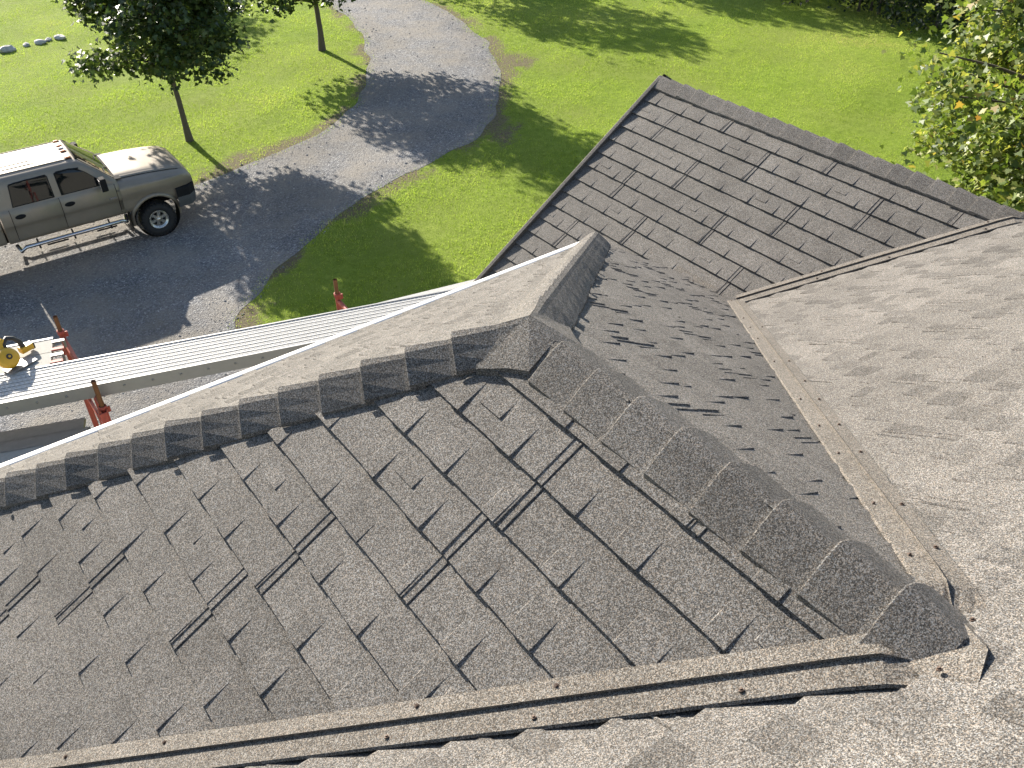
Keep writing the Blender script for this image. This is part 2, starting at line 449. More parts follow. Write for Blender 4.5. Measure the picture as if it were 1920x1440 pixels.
# ---- formed valley covers with their screws
scr = MB(); scr.lathe([(.0001, .006), (.0034, .006), (.0038, .0025), (.0062, .0025), (.0068, 0), (.0001, 0)], (0, 0, 0), (0, 0, 1), 8, False)
scr_me = bpy.data.meshes.new('screw'); scr_me.from_pydata(scr.v, [], scr.f); scr_me.materials.append(M_SCREW)
def valley(A, B, n1, n2, wd=.078, rib=.0095, screws=.40, seed=1, lift=.024, flat=.40):
    A, B = V(A), V(B); d = (B - A).normalized(); Lt = (B - A).length; r = random.Random(seed)
    sv = []
    for nn in (n1, n2):
        q = d.cross(nn).normalized()
        if q.z < 0: q = -q
        sv.append((q, V(nn)))
    zc = (sv[0][1] + sv[1][1]).normalized()
    mb = MB(); rows = []; ns = max(8, int(Lt / .08))
    for i in range(ns + 1):
        p = A + d * Lt * i / ns; j = noise.noise(V((p.x * 3, p.y * 3, seed))) * .004
        row = []; tp = min(1., .15 + (Lt * i / ns) / .09); lf = lift * min(1., .08 + (Lt * i / ns) / .11)
        hc = flat * wd * tp
        for (q, nn), sg in zip(sv, (-1, 1)):
            w = wd + j
            pts = [p + q * w + nn * (lf - .008), p + q * (w - .002) + nn * lf, p + q * (w * .5) + nn * lf + zc * hc * .5, p + q * .010 + nn * lf + zc * hc * .9]
            row += pts if sg < 0 else pts[::-1]
        row.insert(4, p + zc * (lf + hc + rib * tp)); rows.append(row)
    mb.grid(rows, smooth=False)
    o = mb.build('valley_cover', M_VAL, house, recalc=True)
    t = r.uniform(.2, .35)
    while t < Lt:
        for (q, nn), off in zip(sv, (0, .05)):
            if r.random() < .85:
                X = A + d * (t + off + r.uniform(-.03, .03)) + q * (wd * .68) + nn * (lift + .0005) + zc * flat * wd * .32
                s_ = bpy.data.objects.new('screw', scr_me); link(s_, o)
                s_.matrix_basis = Matrix.Translation(X) @ nn.to_track_quat('Z', 'Y').to_matrix().to_4x4()
        t += screws * r.uniform(.8, 1.2)
    return o
valley((-.06, YM + .06 * Pp / Mm, -.06 * Pp), (-XHW, YEM, ZE), nP1, nM, seed=2)
jx = XJ; jy = YM + XJ * Pp / Mm
valley((.10, YM + .10 * Pp / Mm, -.10 * Pp), (jx - .05, jy - .05 * Pp / Mm, -Pp * (jx - .05)), nP2, nM, seed=3)
valley((X3 + .0, YM - Z3 / Mm, Z3), (jx + .02, jy - .02, z_p3(jx + .02, 0)), nP3, nM, seed=4, screws=.6)
valley((jx, jy + .1, z_p3(jx, 0) ), (jx, YE, z_p3(jx, 0)), nP2, nP3, seed=5, rib=.0, wd=.06, lift=.012, flat=.1)

# saddle sheet where the wing ridge runs into the main slope
def onM(x, y, h): return V((x, y, z_m(x, y))) + nM * h
mb = MB()
def unp(px, py, nn, P0):
    v = FZ + RX * ((px - 960) / 1727.83) - UY * ((py - 720) / 1727.83)
    return CAM + v * ((V(P0) - CAM).dot(nn) / v.dot(nn))
sad_px = [(1690, 1254), (1748, 1292), (1822, 1320), (1852, 1245), (1840, 1183), (1790, 1150), (1735, 1100), (1700, 1180)]
Q = [unp(x, y, nM, (0, YM, 0)) + nM * ((-.004 if i_ in (2, 3, 4) else .012) if i_ not in (0, 7, 6) else .024) for i_, (x, y) in enumerate(sad_px)]
cc = onM(.0, YM - .02, .027)
for i in range(len(Q)):
    j = (i + 1) % len(Q)
    mb.poly([cc, Q[i], Q[j]]); mb.poly([Q[i], Q[i] - nM * .010, Q[j] - nM * .010, Q[j]])
so = mb.build('saddle_flashing', M_VAL, house, weld=True, recalc=True)
for (x, y) in ((1748, 1144), (1830, 1184), (1768, 1278)):
    X = unp(x, y, nM, (0, YM, 0)) + nM * .026
    s_ = bpy.data.objects.new('screw', scr_me); link(s_, so); s_.matrix_basis = Matrix.Translation(X) @ nM.to_track_quat('Z', 'Y').to_matrix().to_4x4()

# ---- eave and rake trim, walls
mb = MB(); mb.grid([[(x, YE + .016, ZE - .03), (x, YE + .018, ZE + .000), (x, YE + .024, ZE + .005), (x, YE + .060, ZE + .004), (x, YE + .066, ZE - .004), (x, YE + .066, ZE - .05), (x, YE + .05, ZE - .05)] for x in np.linspace(-XHW - .03, XHW - .01, 12)], smooth=True)
mb.box((0, YE + .005, ZE - .08), (2 * XHW, .02, .14)); mb.build('drip_edge', M_WHITE, house)
mb = MB()
L0 = V((X3 + .02, Y3, Z3)); L1 = V((X3E - .02, Y3, z_p3(X3E - .02, 0)))
for a, b in (((0, .0, .045), (.012, .03, .045)), ):
    pass
prof = [(-.03, .012), (-.028, .048), (.0, .052), (.012, .046), (.014, -.10), (.002, -.10), (.0, -.005)]
mb.grid([[L + V((0, py, 0)) + nP3 * pz for py, pz in prof] for L in (L0, L1)], smooth=False, closed=True); mb.poly([L0 + V((0, py, 0)) + nP3 * pz for py, pz in prof]); mb.poly([L1 + V((0, py, 0)) + nP3 * pz for py, pz in prof])
mb.build('rake_trim', M_CAP, house, recalc=True)
R1 = V((2 * X3 - X3E + .02, Y3, z_p4(2 * X3 - X3E + .02, 0)))
mb = MB(); mb.grid([[L + V((0, py, 0)) + nP4 * pz for py, pz in prof] for L in (L0, R1)], smooth=False, closed=True); mb.poly([R1 + V((0, py, 0)) + nP4 * pz for py, pz in prof]); mb.build('rake_trim', M_CAP, house, recalc=True)
# hidden far slope of the gabled wing and back slope of the main roof
def slab(name, pts, mat):
    mb = MB(); top = [V(p) for p in pts]; bot = [p - V((0, 0, .06)) for p in top]
    mb.poly(top); mb.poly(bot[::-1])
    for i in range(len(top)): mb.poly([top[i], bot[i], bot[(i + 1) % len(top)], top[(i + 1) % len(top)]])
    return mb.build(name, mat, house, recalc=True)
x4 = 2 * X3 - X3E; ym3 = YM - Z3 / Mm
slab('roof_slope', [(X3, ym3, Z3 + .004), (X3, Y3, Z3 + .004), (x4, Y3, z_p4(x4, 0)), (x4, YM - z_p4(x4, 0) / Mm, z_p4(x4, 0))], M_SH)
zr = z_m(0, MR)
slab('roof_slope', [(-5, MR, zr + .002), (X3 + .06, MR, zr + .002), (X3 + .06, MR - 5.5, zr - 5.5 * Mm), (-5, MR - 5.5, zr - 5.5 * Mm)], M_SH)
def wall_box(x0, x1, y0, y1, z1):
    mb = MB(); mb.box(((x0 + x1) / 2, (y0 + y1) / 2, (ZG - .3 + z1) / 2), (x1 - x0, y1 - y0, z1 - ZG + .3)); mb.build('wall', M_SIDING, house)
wall_box(-XHW + .35, XHW - .35, .6, YE - .35, ZE - .07)
wall_box(-4.7, X3 - .2, MR - 5.1, YEM - .3, ZE - .12)
wall_box(X3E + .3, x4 - .3, YEM - .31, Y3 - .25, z_p3(X3E, 0) - .05)
mb = MB()
zt = z_p3(X3E, 0) - .06
mb.poly([(X3E + .3, Y3 - .26, zt), (x4 - .3, Y3 - .26, zt), (X3, Y3 - .26, Z3 - .12)]); mb.poly([(X3E + .3, Y3 - .36, zt), (X3, Y3 - .36, Z3 - .12), (x4 - .3, Y3 - .36, zt)])
mb.build('gable_wall', M_SIDING, house)

# ------------------------------------------------------------------ ground: lawn, gravel drive
def catmull(pts, n=8):
    P = [np.array(p, float) for p in pts]; out = []
    for i in range(len(P) - 1):
        p0, p1, p2, p3 = P[max(i - 1, 0)], P[i], P[i + 1], P[min(i + 2, len(P) - 1)]
        for k in range(n):
            t = k / n
            out.append(.5 * ((2 * p1) + (-p0 + p2) * t + (2 * p0 - 5 * p1 + 4 * p2 - p3) * t * t + (-p0 + 3 * p1 - 3 * p2 + p3) * t ** 3))
    out.append(P[-1]); return out
left_edge = [(-30, 21.5), (-8, 20.9), (-2, 20.6), (2, 20.2), (4.21, 20.15), (5.9, 20.45), (7.64, 20.91), (9.2, 21.7), (10.2, 22.6), (11.6, 24.3), (12.5, 25.9), (13.7, 28.6), (14.4, 31.54), (14.5, 36), (13, 45), (10, 60), (4, 75)]
right_edge = [(10, 77), (15.5, 60), (17.6, 45), (18.2, 36), (17.72, 30.71), (17.0, 26.75), (16.0, 23.73), (14.1, 20.88), (12.7, 19.2), (11.07, 18.14), (8.83, 17.4), (6.63, 16.57), (4.8, 15.3), (2.98, 13.75), (2.75, 12), (2.7, 9), (2.6, 5.2), (2.0, 2.8)]
LE = [p + .16 * np.array([noise.noise(V((p[0] * .9, p[1] * .9, 1))), noise.noise(V((p[0] * .9, p[1] * .9, 5)))]) for p in catmull(left_edge, 10)]
RE = [p + .22 * np.array([noise.noise(V((p[0] * .9, p[1] * .9, 9))), noise.noise(V((p[0] * .9, p[1] * .9, 3)))]) for p in catmull(right_edge, 10)]
DRV = np.array(LE + RE + [np.array((-30, 2.8))])
def sdf(X, Y):
    """signed distance to the drive outline (negative inside), numpy"""
    X = X.astype(np.float32); Y = Y.astype(np.float32); d = np.full(X.shape, 1e9, np.float32); ins = np.zeros(X.shape, bool)
    n = len(DRV)
    for i in range(n):
        ax, ay = DRV[i]; bx, by = DRV[(i + 1) % n]; ex, ey = bx - ax, by - ay
        t = np.clip(((X - ax) * ex + (Y - ay) * ey) / (ex * ex + ey * ey + 1e-12), 0, 1)
        d = np.minimum(d, (X - ax - t * ex) ** 2 + (Y - ay - t * ey) ** 2)
        c = (ay > Y) != (by > Y)
        ins ^= c & (X < (bx - ax) * (Y - ay) / (by - ay + 1e-12) + ax)
    d = np.sqrt(d); return np.where(ins, -d, d)
GX = np.arange(-14, 46, .2); GY = np.arange(0, 52, .2)
gxx, gyy = np.meshgrid(GX, GY, indexing='ij'); GS = sdf(gxx, gyy)
def look(X, Y):
    fx = np.clip((X - GX[0]) / .2, 0, len(GX) - 1.01); fy = np.clip((Y - GY[0]) / .2, 0, len(GY) - 1.01)
    i = fx.astype(int); j = fy.astype(int); a = fx - i; b = fy - j
    return GS[i, j] * (1 - a) * (1 - b) + GS[i + 1, j] * a * (1 - b) + GS[i, j + 1] * (1 - a) * b + GS[i + 1, j + 1] * a * b
_ph = RNG.uniform(0, 6.28, (24, 1)); _dr = RNG.normal(0, 1, (24, 2))
def wav(X, Y, f):          # cheap smooth pseudo noise, about -1..1
    s = 0
    for k in range(24): s = s + np.sin((X * _dr[k, 0] + Y * _dr[k, 1]) * f * (1 + .12 * k) + _ph[k, 0])
    return s / 5.
def verge(X, Y, S):
    v = np.exp(-np.maximum(S, 0) / .55) * np.clip(.55 + .6 * wav(X, Y, 1.3), 0, 1.2)
    # worn strips beside the drive near the young tree and at the bend
    v += .9 * np.exp(-(((X - 6.6) / 1.7) ** 2 + ((Y - 21.0) / .55) ** 2)) * np.clip(.6 + .5 * wav(X, Y, 2.1), 0, 1)
    v += .8 * np.exp(-(((X - 16.1) / .8) ** 2 + ((Y - 22.6) / 1.2) ** 2)) * np.clip(.6 + .5 * wav(X, Y, 2.1), 0, 1)
    v += .55 * np.exp(-(((X - 12.3) / 1.6) ** 2 + ((Y - 18.0) / .8) ** 2)) * np.clip(.6 + .5 * wav(X, Y, 2.1), 0, 1)
    return np.clip(v, 0, 1)

t = NT('lawn_soil_and_thatch'); p = t.pos()
at = t.n('ShaderNodeAttribute', attribute_name='verge')
g = t.ramp(t.noise(p, 5., 5, .65), [(.25, (.12, .175, .018)), (.5, (.185, .26, .03)), (.75, (.255, .325, .052))])
g = t.mix(t.ramp(t.noise(p, .35, 3, .5), [(.35, 0.), (.7, .55)]), g, (.235, .26, .06))
g = t.mix(1., g, t.ramp(t.noise(p, 60., 2, .6), [(.2, .6), (.8, 1.3)]), 'MULTIPLY')
dirt = t.ramp(t.noise(p, 18., 4, .6), [(.3, (.10, .08, .05)), (.7, (.21, .18, .105))])
fac = t.ramp(t.math('ADD', at.outputs['Fac'], t.math('MULTIPLY', t.math('SUBTRACT', t.noise(p, 7., 4, .7), .5), .9)), [(.35, 0.), (.65, 1.)])
t.l(t.mix(fac, g, dirt), t.b.inputs['Base Color']); t.b.inputs['Roughness'].default_value = .9; t.b.inputs['Specular IOR Level'].default_value = .1
t.bump(t.noise(p, 45., 4, .7), .8, .05)
M_LAWN = t.m
def axis(f0, f1, st, far):
    a = list(np.arange(f0, f1 + 1e-6, st)); q = st; lo, hi = [], []
    x = f0
    while x > -far: q *= 1.5; x -= q; lo.append(x)
    q = st; x = f1
    while x < far: q *= 1.5; x += q; hi.append(x)
    return np.array(lo[::-1] + a + hi)
ax_, ay_ = axis(-14, 45, .35, 900), axis(0, 52, .35, 900)
xx, yy = np.meshgrid(ax_, ay_, indexing='ij')
near = (xx > -15) & (xx < 46) & (yy > -1) & (yy < 53)
S_ = np.where(near, look(xx, yy), 5.)
und = np.where(near, .03 * wav(xx, yy, .35), 0) * np.clip(S_ / 2, 0, 1)
zz = ZG + und
nx, ny = xx.shape
me = bpy.data.meshes.new('lawn')
vv = np.stack([xx, yy, zz], -1).reshape(-1, 3)
idx = np.arange(nx * ny).reshape(nx, ny)
ff = np.stack([idx[:-1, :-1], idx[1:, :-1], idx[1:, 1:], idx[:-1, 1:]], -1).reshape(-1, 4)
me.from_pydata(vv.tolist(), [], ff.tolist()); me.polygons.foreach_set('use_smooth', [True] * len(ff))
va = me.attributes.new('verge', 'FLOAT', 'POINT'); va.data.foreach_set('value', verge(xx, yy, S_).reshape(-1).astype(np.float32))
me.materials.append(M_LAWN); lawn = link(bpy.data.objects.new('lawn', me)); tag(lawn, kind='structure')

# gravel drive
t = NT('grey_gravel'); p = t.pos()
v1 = t.n('ShaderNodeTexVoronoi'); v1.inputs['Scale'].default_value = 38; t.l(p, v1.inputs['Vector'])
s1 = t.n('ShaderNodeSeparateColor'); t.l(v1.outputs['Color'], s1.inputs[0])
c = t.ramp(s1.outputs[0], [(0., (.088, .088, .09)), (.5, (.145, .145, .15)), (.9, (.24, .238, .235)), (1., (.40, .39, .375))])
fine = t.ramp(t.noise(p, 120., 3, .7), [(.25, .75), (.75, 1.25)])
c = t.mix(1., c, fine, 'MULTIPLY')
dust = t.ramp(t.noise(p, .9, 5, .65), [(.38, 0.), (.66, .85)])
c = t.mix(dust, c, t.ramp(t.noise(p, 30., 3, .6), [(.3, (.17, .152, .128)), (.7, (.29, .262, .222))]))
c = t.mix(1., c, t.ramp(t.noise(p, .33, 3, .5), [(.3, .8), (.7, 1.18)]), 'MULTIPLY')
t.l(c, t.b.inputs['Base Color']); t.b.inputs['Roughness'].default_value = .9; t.b.inputs['Specular IOR Level'].default_value = .2
hgt = t.math('ADD', t.math('MULTIPLY', v1.outputs['Distance'], -1.), t.math('MULTIPLY', t.noise(p, 9., 4, .6), 1.2))
t.bump(hgt, .55, .03)
M_GRAV = t.m
bm = bmesh.new(); vs = [bm.verts.new((a, b, ZG + .006)) for a, b in DRV]
es = [bm.edges.new((vs[i], vs[(i + 1) % len(vs)])) for i in range(len(vs))]
bmesh.ops.triangle_fill(bm, edges=es, use_beauty=True, use_dissolve=False)
ex = bmesh.ops.extrude_edge_only(bm, edges=[e for e in bm.edges if e.is_boundary])
for q in [q for q in ex['geom'] if isinstance(q, bmesh.types.BMVert)]: q.co.z = ZG - .08
bmesh.ops.recalc_face_normals(bm, faces=bm.faces)
me = bpy.data.meshes.new('gravel_drive'); bm.to_mesh(me); bm.free(); me.materials.append(M_GRAV)
drive = link(bpy.data.objects.new('gravel_drive', me)); tag(drive, kind='structure')

# ---- ground points the photograph can see
RXn, UYn, FZn, CAMn = [np.array(q) for q in (RX, UY, FZ, CAM)]
def seen(X, Y, mx=120):
    d = np.stack([X, Y, np.full_like(X, ZG)], -1) - CAMn; z = d @ FZn
    px = 960 + 1727.83 * (d @ RXn) / z; py = 720 - 1727.83 * (d @ UYn) / z
    return (z > 0) & (px > -mx) & (px < 1920 + mx) & (py > -mx) & (py < 900)
def np_mesh(name, verts, tri_n, mat, attr=None, k=3):
    me = bpy.data.meshes.new(name); nv = len(verts)
    me.vertices.add(nv); me.vertices.foreach_set('co', verts.astype(np.float32).reshape(-1))
    nf = nv // k if tri_n is None else len(tri_n)
    li = np.arange(nv, dtype=np.int32) if tri_n is None else tri_n.reshape(-1).astype(np.int32)
    me.loops.add(len(li)); me.loops.foreach_set('vertex_index', li)
    me.polygons.add(nf); me.polygons.foreach_set('loop_start', np.arange(0, nf * k, k, dtype=np.int32))
    if attr is not None:
        a = me.attributes.new('tone', 'FLOAT', 'POINT'); a.data.foreach_set('value', attr.astype(np.float32))
    me.update(); me.validate(); me.materials.append(mat)
    return link(bpy.data.objects.new(name, me))
# grass blades
t = NT('grass_blade'); at = t.n('ShaderNodeAttribute', attribute_name='tone')
c = t.ramp(at.outputs['Fac'], [(0., (.11, .15, .022)), (.4, (.265, .335, .05)), (.7, (.40, .46, .10)), (.88, (.45, .45, .14)), (1., (.40, .34, .18))])
t.l(c, t.b.inputs['Base Color']); t.b.inputs['Roughness'].default_value = .6; t.b.inputs['Specular IOR Level'].default_value = .25
tr = t.n('ShaderNodeBsdfTranslucent'); t.l(t.mix(1., c, (1.1, 1.25, .75), 'MULTIPLY'), tr.inputs['Color'])
mxs = t.n('ShaderNodeMixShader'); mxs.inputs[0].default_value = .5
t.l(t.b.outputs[0], mxs.inputs[1]); t.l(tr.outputs[0], mxs.inputs[2]); t.l(mxs.outputs[0], t.out.inputs[0])
M_GRASS = t.m
NB = 1900000
bx = RNG.uniform(-12, 42, NB); by = RNG.uniform(6, 48, NB)
keep = seen(bx, by) & (RNG.uniform(0, 1, NB) < np.clip(26. / np.hypot(bx, by), .45, 1))
bx, by = bx[keep], by[keep]; S_ = look(bx, by)
keep = (S_ > RNG.exponential(.13, len(bx)) - .26) & (RNG.uniform(0, 1, len(bx)) > .75 * verge(bx, by, S_))
bx, by, S_ = bx[keep], by[keep], S_[keep]; nb = len(bx)
print('blades', nb)
patch = wav(bx, by, 1.1); patch2 = wav(bx, by, .3)
hh = RNG.uniform(.02, .05, nb) * (1 + .25 * patch) ; ww = RNG.uniform(.0045, .0105, nb); an = RNG.uniform(0, 6.283, nb)
lean = RNG.uniform(.1, .9, nb) * hh; la = RNG.uniform(0, 6.283, nb)
bz = ZG + .03 * wav(bx, by, .35) * np.clip(S_ / 2, 0, 1) - .006
P0 = np.stack([bx - np.cos(an) * ww, by - np.sin(an) * ww, bz], -1); P1 = np.stack([bx + np.cos(an) * ww, by + np.sin(an) * ww, bz], -1)
P2 = np.stack([bx + np.cos(la) * lean, by + np.sin(la) * lean, bz + hh], -1)
tone = np.clip(RNG.normal(.42, .17, nb) + .11 * patch + .17 * patch2 + .22 * np.exp(-(((bx - 23) / 6) ** 2 + ((by - 15.5) / 5) ** 2)) + .35 * verge(bx, by, S_) * RNG.uniform(0, 1, nb), 0, 1)
grass = np_mesh('grass', np.stack([P0, P1, P2], 1).reshape(-1, 3), None, M_GRASS, np.repeat(tone, 3))
tag(grass, 'short sunlit lawn grass on both sides of the gravel drive', 'grass', kind='stuff')
# loose stones on the drive
NSn = 60000
sx = RNG.uniform(-6, 20, NSn); sy = RNG.uniform(7, 40, NSn)
S_ = look(sx, sy); k_ = seen(sx, sy) & (S_ < .12) & (RNG.uniform(0, 1, NSn) < np.where(S_ > -.6, 1., .4)); sx, sy = sx[k_], sy[k_]; ns_ = len(sx)
rad = RNG.uniform(.008, .02, ns_) * (1 + 1.2 * (RNG.uniform(0, 1, ns_) > .97)); an = RNG.uniform(0, 6.283, ns_)
tmpl = np.array([(1, 0, 0), (.2, .9, .1), (-.9, .35, 0), (-.4, -.8, .05), (.1, 0, .8), (.5, -.5, .5)])
tf = np.array([(0, 1, 4), (1, 2, 4), (2, 3, 4), (3, 5, 4), (5, 0, 4), (3, 0, 5)])
ca, sa = np.cos(an)[:, None], np.sin(an)[:, None]
VX = (tmpl[None, :, 0] * ca - tmpl[None, :, 1] * sa) * rad[:, None] + sx[:, None]; VY = (tmpl[None, :, 0] * sa + tmpl[None, :, 1] * ca) * rad[:, None] + sy[:, None]
VZ = tmpl[None, :, 2] * rad[:, None] + ZG + .007
t = NT('loose_stone'); at = t.n('ShaderNodeAttribute', attribute_name='tone')
t.l(t.ramp(at.outputs['Fac'], [(0., (.08, .083, .09)), (.6, (.16, .163, .172)), (.93, (.26, .255, .25)), (1., (.5, .49, .47))]), t.b.inputs['Base Color']); t.b.inputs['Roughness'].default_value = .9
stones = np_mesh('loose_stones', np.stack([VX, VY, VZ], -1).reshape(-1, 3), (tf[None] + 6 * np.arange(ns_)[:, None, None]).reshape(-1, 3), t.m, np.repeat(RNG.uniform(0, 1, ns_), 6))
tag(stones, 'loose grey stones strewn over the gravel drive', 'gravel', kind='stuff')

# ------------------------------------------------------------------ trees and shrubs
def leaf_mat(name, stops, transl=.45, rough=.45):
    t = NT(name); g = t.n('ShaderNodeNewGeometry')
    c = t.ramp(g.outputs['Random Per Island'], stops)
    t.l(c, t.b.inputs['Base Color']); t.b.inputs['Roughness'].default_value = rough; t.b.inputs['Specular IOR Level'].default_value = .5
    tr = t.n('ShaderNodeBsdfTranslucent'); t.l(t.mix(1., c, (1.3, 1.35, .6), 'MULTIPLY'), tr.inputs['Color'])
    m = t.n('ShaderNodeMixShader'); m.inputs[0].default_value = transl
    t.l(t.b.outputs[0], m.inputs[1]); t.l(tr.outputs[0], m.inputs[2]); t.l(m.outputs[0], t.out.inputs[0])
    return t.m
M_LEAF_D = leaf_mat('dark_maple_leaf', [(0., (.026, .046, .014)), (.5, (.052, .085, .022)), (.9, (.085, .122, .034)), (1., (.12, .135, .055))], .32, .45)
M_LEAF_Y = leaf_mat('yellowing_maple_leaf', [(0., (.055, .09, .022)), (.4, (.13, .18, .045)), (.78, (.24, .28, .085)), (.965, (.33, .32, .11)), (.993, (.33, .22, .07)), (1., (.27, .10, .04))], .42, .5)
M_LEAF_H = leaf_mat('shrub_leaf', [(0., (.012, .024, .008)), (.6, (.03, .052, .014)), (.93, (.06, .085, .02)), (1., (.2, .17, .05))], .3, .45)
M_BARK = simple('grey_brown_bark', (.105, .085, .066), .9, var=.35, scale=25, bump=.5, bscale=80)
MAPLE = np.array([(0, 0), (.16, .10), (.46, .04), (.38, .24), (.56, .52), (.28, .50), (.20, .66), (0, 1), (-.20, .66), (-.28, .50), (-.56, .52), (-.38, .24), (-.46, .04), (-.16, .10)])
OVAL = np.array([(0, 0), (.27, .3), (.22, .68), (0, 1), (-.22, .68), (-.27, .3)])
def leaves(pos, size, tmpl, rng, droop=.5, outward=None):
    n = len(pos); k = len(tmpl)
    az = rng.uniform(0, 6.283, n); el = rng.normal(-droop, .45, n)
    d = np.stack([np.cos(az) * np.cos(el), np.sin(az) * np.cos(el), np.sin(el)], -1)
    nrm = np.stack([-np.cos(az) * np.sin(el) * -1, np.sin(az) * np.sin(el), np.cos(el)], -1) + rng.normal(0, .45, (n, 3))
    nrm -= d * (nrm * d).sum(-1, keepdims=True); nrm /= np.linalg.norm(nrm, axis=-1, keepdims=True)
    s = np.cross(d, nrm); sz = size * rng.uniform(.65, 1.25, n)[:, None, None]
    fold = np.abs(tmpl[:, 0]) * .35 - (tmpl[:, 1] ** 2) * .18
    Vt = pos[:, None, :] + sz * (s[:, None, :] * tmpl[None, :, 0:1] + d[:, None, :] * tmpl[None, :, 1:2] + nrm[:, None, :] * fold[None, :, None])
    return Vt.reshape(-1, 3), k
def tree(name, label, base, trunk_r, fork, cz, rad, nclump, nleaf, lsize, mat, seed, group=None, tmpl=MAPLE, sig=.30, cat='tree', top_bias=0., lean=(0, 0), jitter=.25, stems=1, limbs=True):
    rng = np.random.default_rng(seed); rd = random.Random(seed)
    root = empty(name, base, label, cat, group); B = V(base)
    tm = MB(); top = cz + rad[2] * .55
    for s_ in range(stems):
        o = V((0, 0, 0)) if stems == 1 else V((rd.uniform(-.5, .5), rd.uniform(-.5, .5), 0))
        pts = []; rr = []
        for i in range(9):
            q = i / 8; pts.append(B + o + V((lean[0] * q + .05 * noise.noise(V((q * 3, seed, s_))), lean[1] * q + .05 * noise.noise(V((q * 3, s_, seed))), -.05 + top * q)))
            rr.append(trunk_r * ((1.35 - q * 4) if q < .06 else (1 - .8 * q)))
        tm.tube(pts, rr, 10)
    cl = []
    while len(cl) < nclump:
        v = rng.normal(0, 1, 3); v /= np.linalg.norm(v); r = rng.uniform(.25, 1) ** .45
        if v[2] < -.75 and r > .8: continue
        prof = 1 - .25 * max(0, v[2]) * 0
        q = v * r * np.array(rad) * (1 + rng.normal(0, jitter * .35)); q[2] = q[2] + top_bias * rad[2]
        cl.append(q + np.array([lean[0] * .6, lean[1] * .6, cz]))
    pos = []
    w = rng.uniform(.5, 1.5, nclump); w /= w.sum()
    for c, wi in zip(cl, w):
        cv = V(c)
        zst = max(fork, min(c[2] - .25 * math.hypot(c[0], c[1]) - .1, top * .92)); q = zst / top
        st = V((lean[0] * q, lean[1] * q, zst)); mid = st.lerp(cv, .5) + V((0, 0, .12 * (cv - st).length))
        if limbs:
            curve = [B + (st * (1 - a) ** 2 + mid * 2 * a * (1 - a) + cv * a * a) for a in (0, .25, .5, .75, 1)]
            r0 = trunk_r * .32
            tm.tube(curve, [r0, r0 * .8, r0 * .6, r0 * .4, r0 * .2], 5, caps=False)
        m = max(4, int(nleaf * wi)); a = rng.uniform(.55, 1.0, m // 4)
        along = np.array([(st * (1 - x) ** 2 + mid * 2 * x * (1 - x) + cv * x * x) for x in a]).reshape(-1, 3)
        pos.append(along + rng.normal(0, sig * .5, along.shape))
        pos.append(c + np.clip(rng.normal(0, 1, (m - len(a), 3)), -1.9, 1.9) * np.array([sig, sig, sig * .72]) * rng.uniform(.7, 1.25))
    tm.build('trunk', M_BARK, root)
    pos = np.concatenate(pos); pos = pos[pos[:, 2] > .15] + np.array(base)
    Vt, k = leaves(pos, lsize, tmpl, rng)
    cr = np_mesh('crown', Vt, None, mat, None, k); cr.parent = root; cr.matrix_parent_inverse = inv_of(root)
    return root
tree('maple_tree', 'young dark green maple standing on the lawn beside the parked truck', (5.42, 22.95, ZG), .085, 1.55, 3.5, (2.1, 2.1, 2.1), 105, 16000, .135, M_LEAF_D, 11, 'maples along the drive', sig=.27, lean=(-.15, .1))
tree('maple_tree', 'second maple at the top edge, its trunk left of the drive bend', (11.75, 27.7, ZG), .10, 1.5, 3.7, (2.35, 2.35, 2.5), 95, 13000, .15, M_LEAF_D, 12, 'maples along the drive', sig=.33)
tree('maple_tree', 'maple beyond the top edge casting the long shadow across the far lawn', (20.3, 35.5, ZG), .12, 1.8, 4.4, (2.4, 2.4, 2.8), 60, 4500, .2, M_LEAF_D, 13, 'maples along the drive', sig=.4)
tree('maple_tree', 'maple beyond the top edge casting streaky shadow left of the drive', (9.4, 42.0, ZG), .1, 1.8, 3.6, (2.0, 2.0, 1.9), 40, 2200, .2, M_LEAF_D, 14, 'maples along the drive', sig=.4)
tree('maple_tree', 'maple beyond the top edge casting shade along the far right lawn', (27.2, 36.0, ZG), .14, 2., 5.0, (3., 3., 3.), 60, 4500, .22, M_LEAF_D, 15, 'maples along the drive', sig=.45)
tree('yellowing_maple', 'maple with yellowing leaves close behind the gabled roof at the right', (12.0, 2.95, ZG), .16, 1.6, 5.4, (2.75, 2.75, 3.6), 240, 50000, .095, M_LEAF_Y, 21, sig=.25)
hed = [(30.3, 21.5, 2.6, 2.0), (30.6, 18.9, 2.2, 1.7), (30.7, 16.6, 2.6, 1.8), (31.2, 14.3, 2.4, 1.9), (31.8, 12.0, 2.7, 2.0), (33.2, 19.8, 3.4, 2.4), (33.6, 15.6, 3.6, 2.5), (33.0, 24.6, 3.0, 2.4), (35.2, 11.6, 3.4, 2.5)]
hl_ = ['left end of the hedge row, partly cut by the top edge', 'second from the left in the front of the hedge row', 'in the middle of the front of the hedge row', 'fourth from the left in the front of the hedge row', 'right end of the hedge row beside the yellowing maple', 'behind the gap between the leftmost hedge shrubs', 'behind the middle of the hedge row', 'beyond the left end of the hedge at the top edge', 'deep behind the right end of the hedge']
for i, (x, y, cz, r) in enumerate(hed):
    tree('hedge_shrub', 'dense dark shrub ' + hl_[i], (x - 1.3, y, ZG), .05, .2, cz * .62, (r, r, cz * .8), 55, 3600, .15, M_LEAF_H, 40 + i, 'shrubs of the hedge row', tmpl=OVAL, sig=.32, cat='shrub', stems=3, limbs=False)
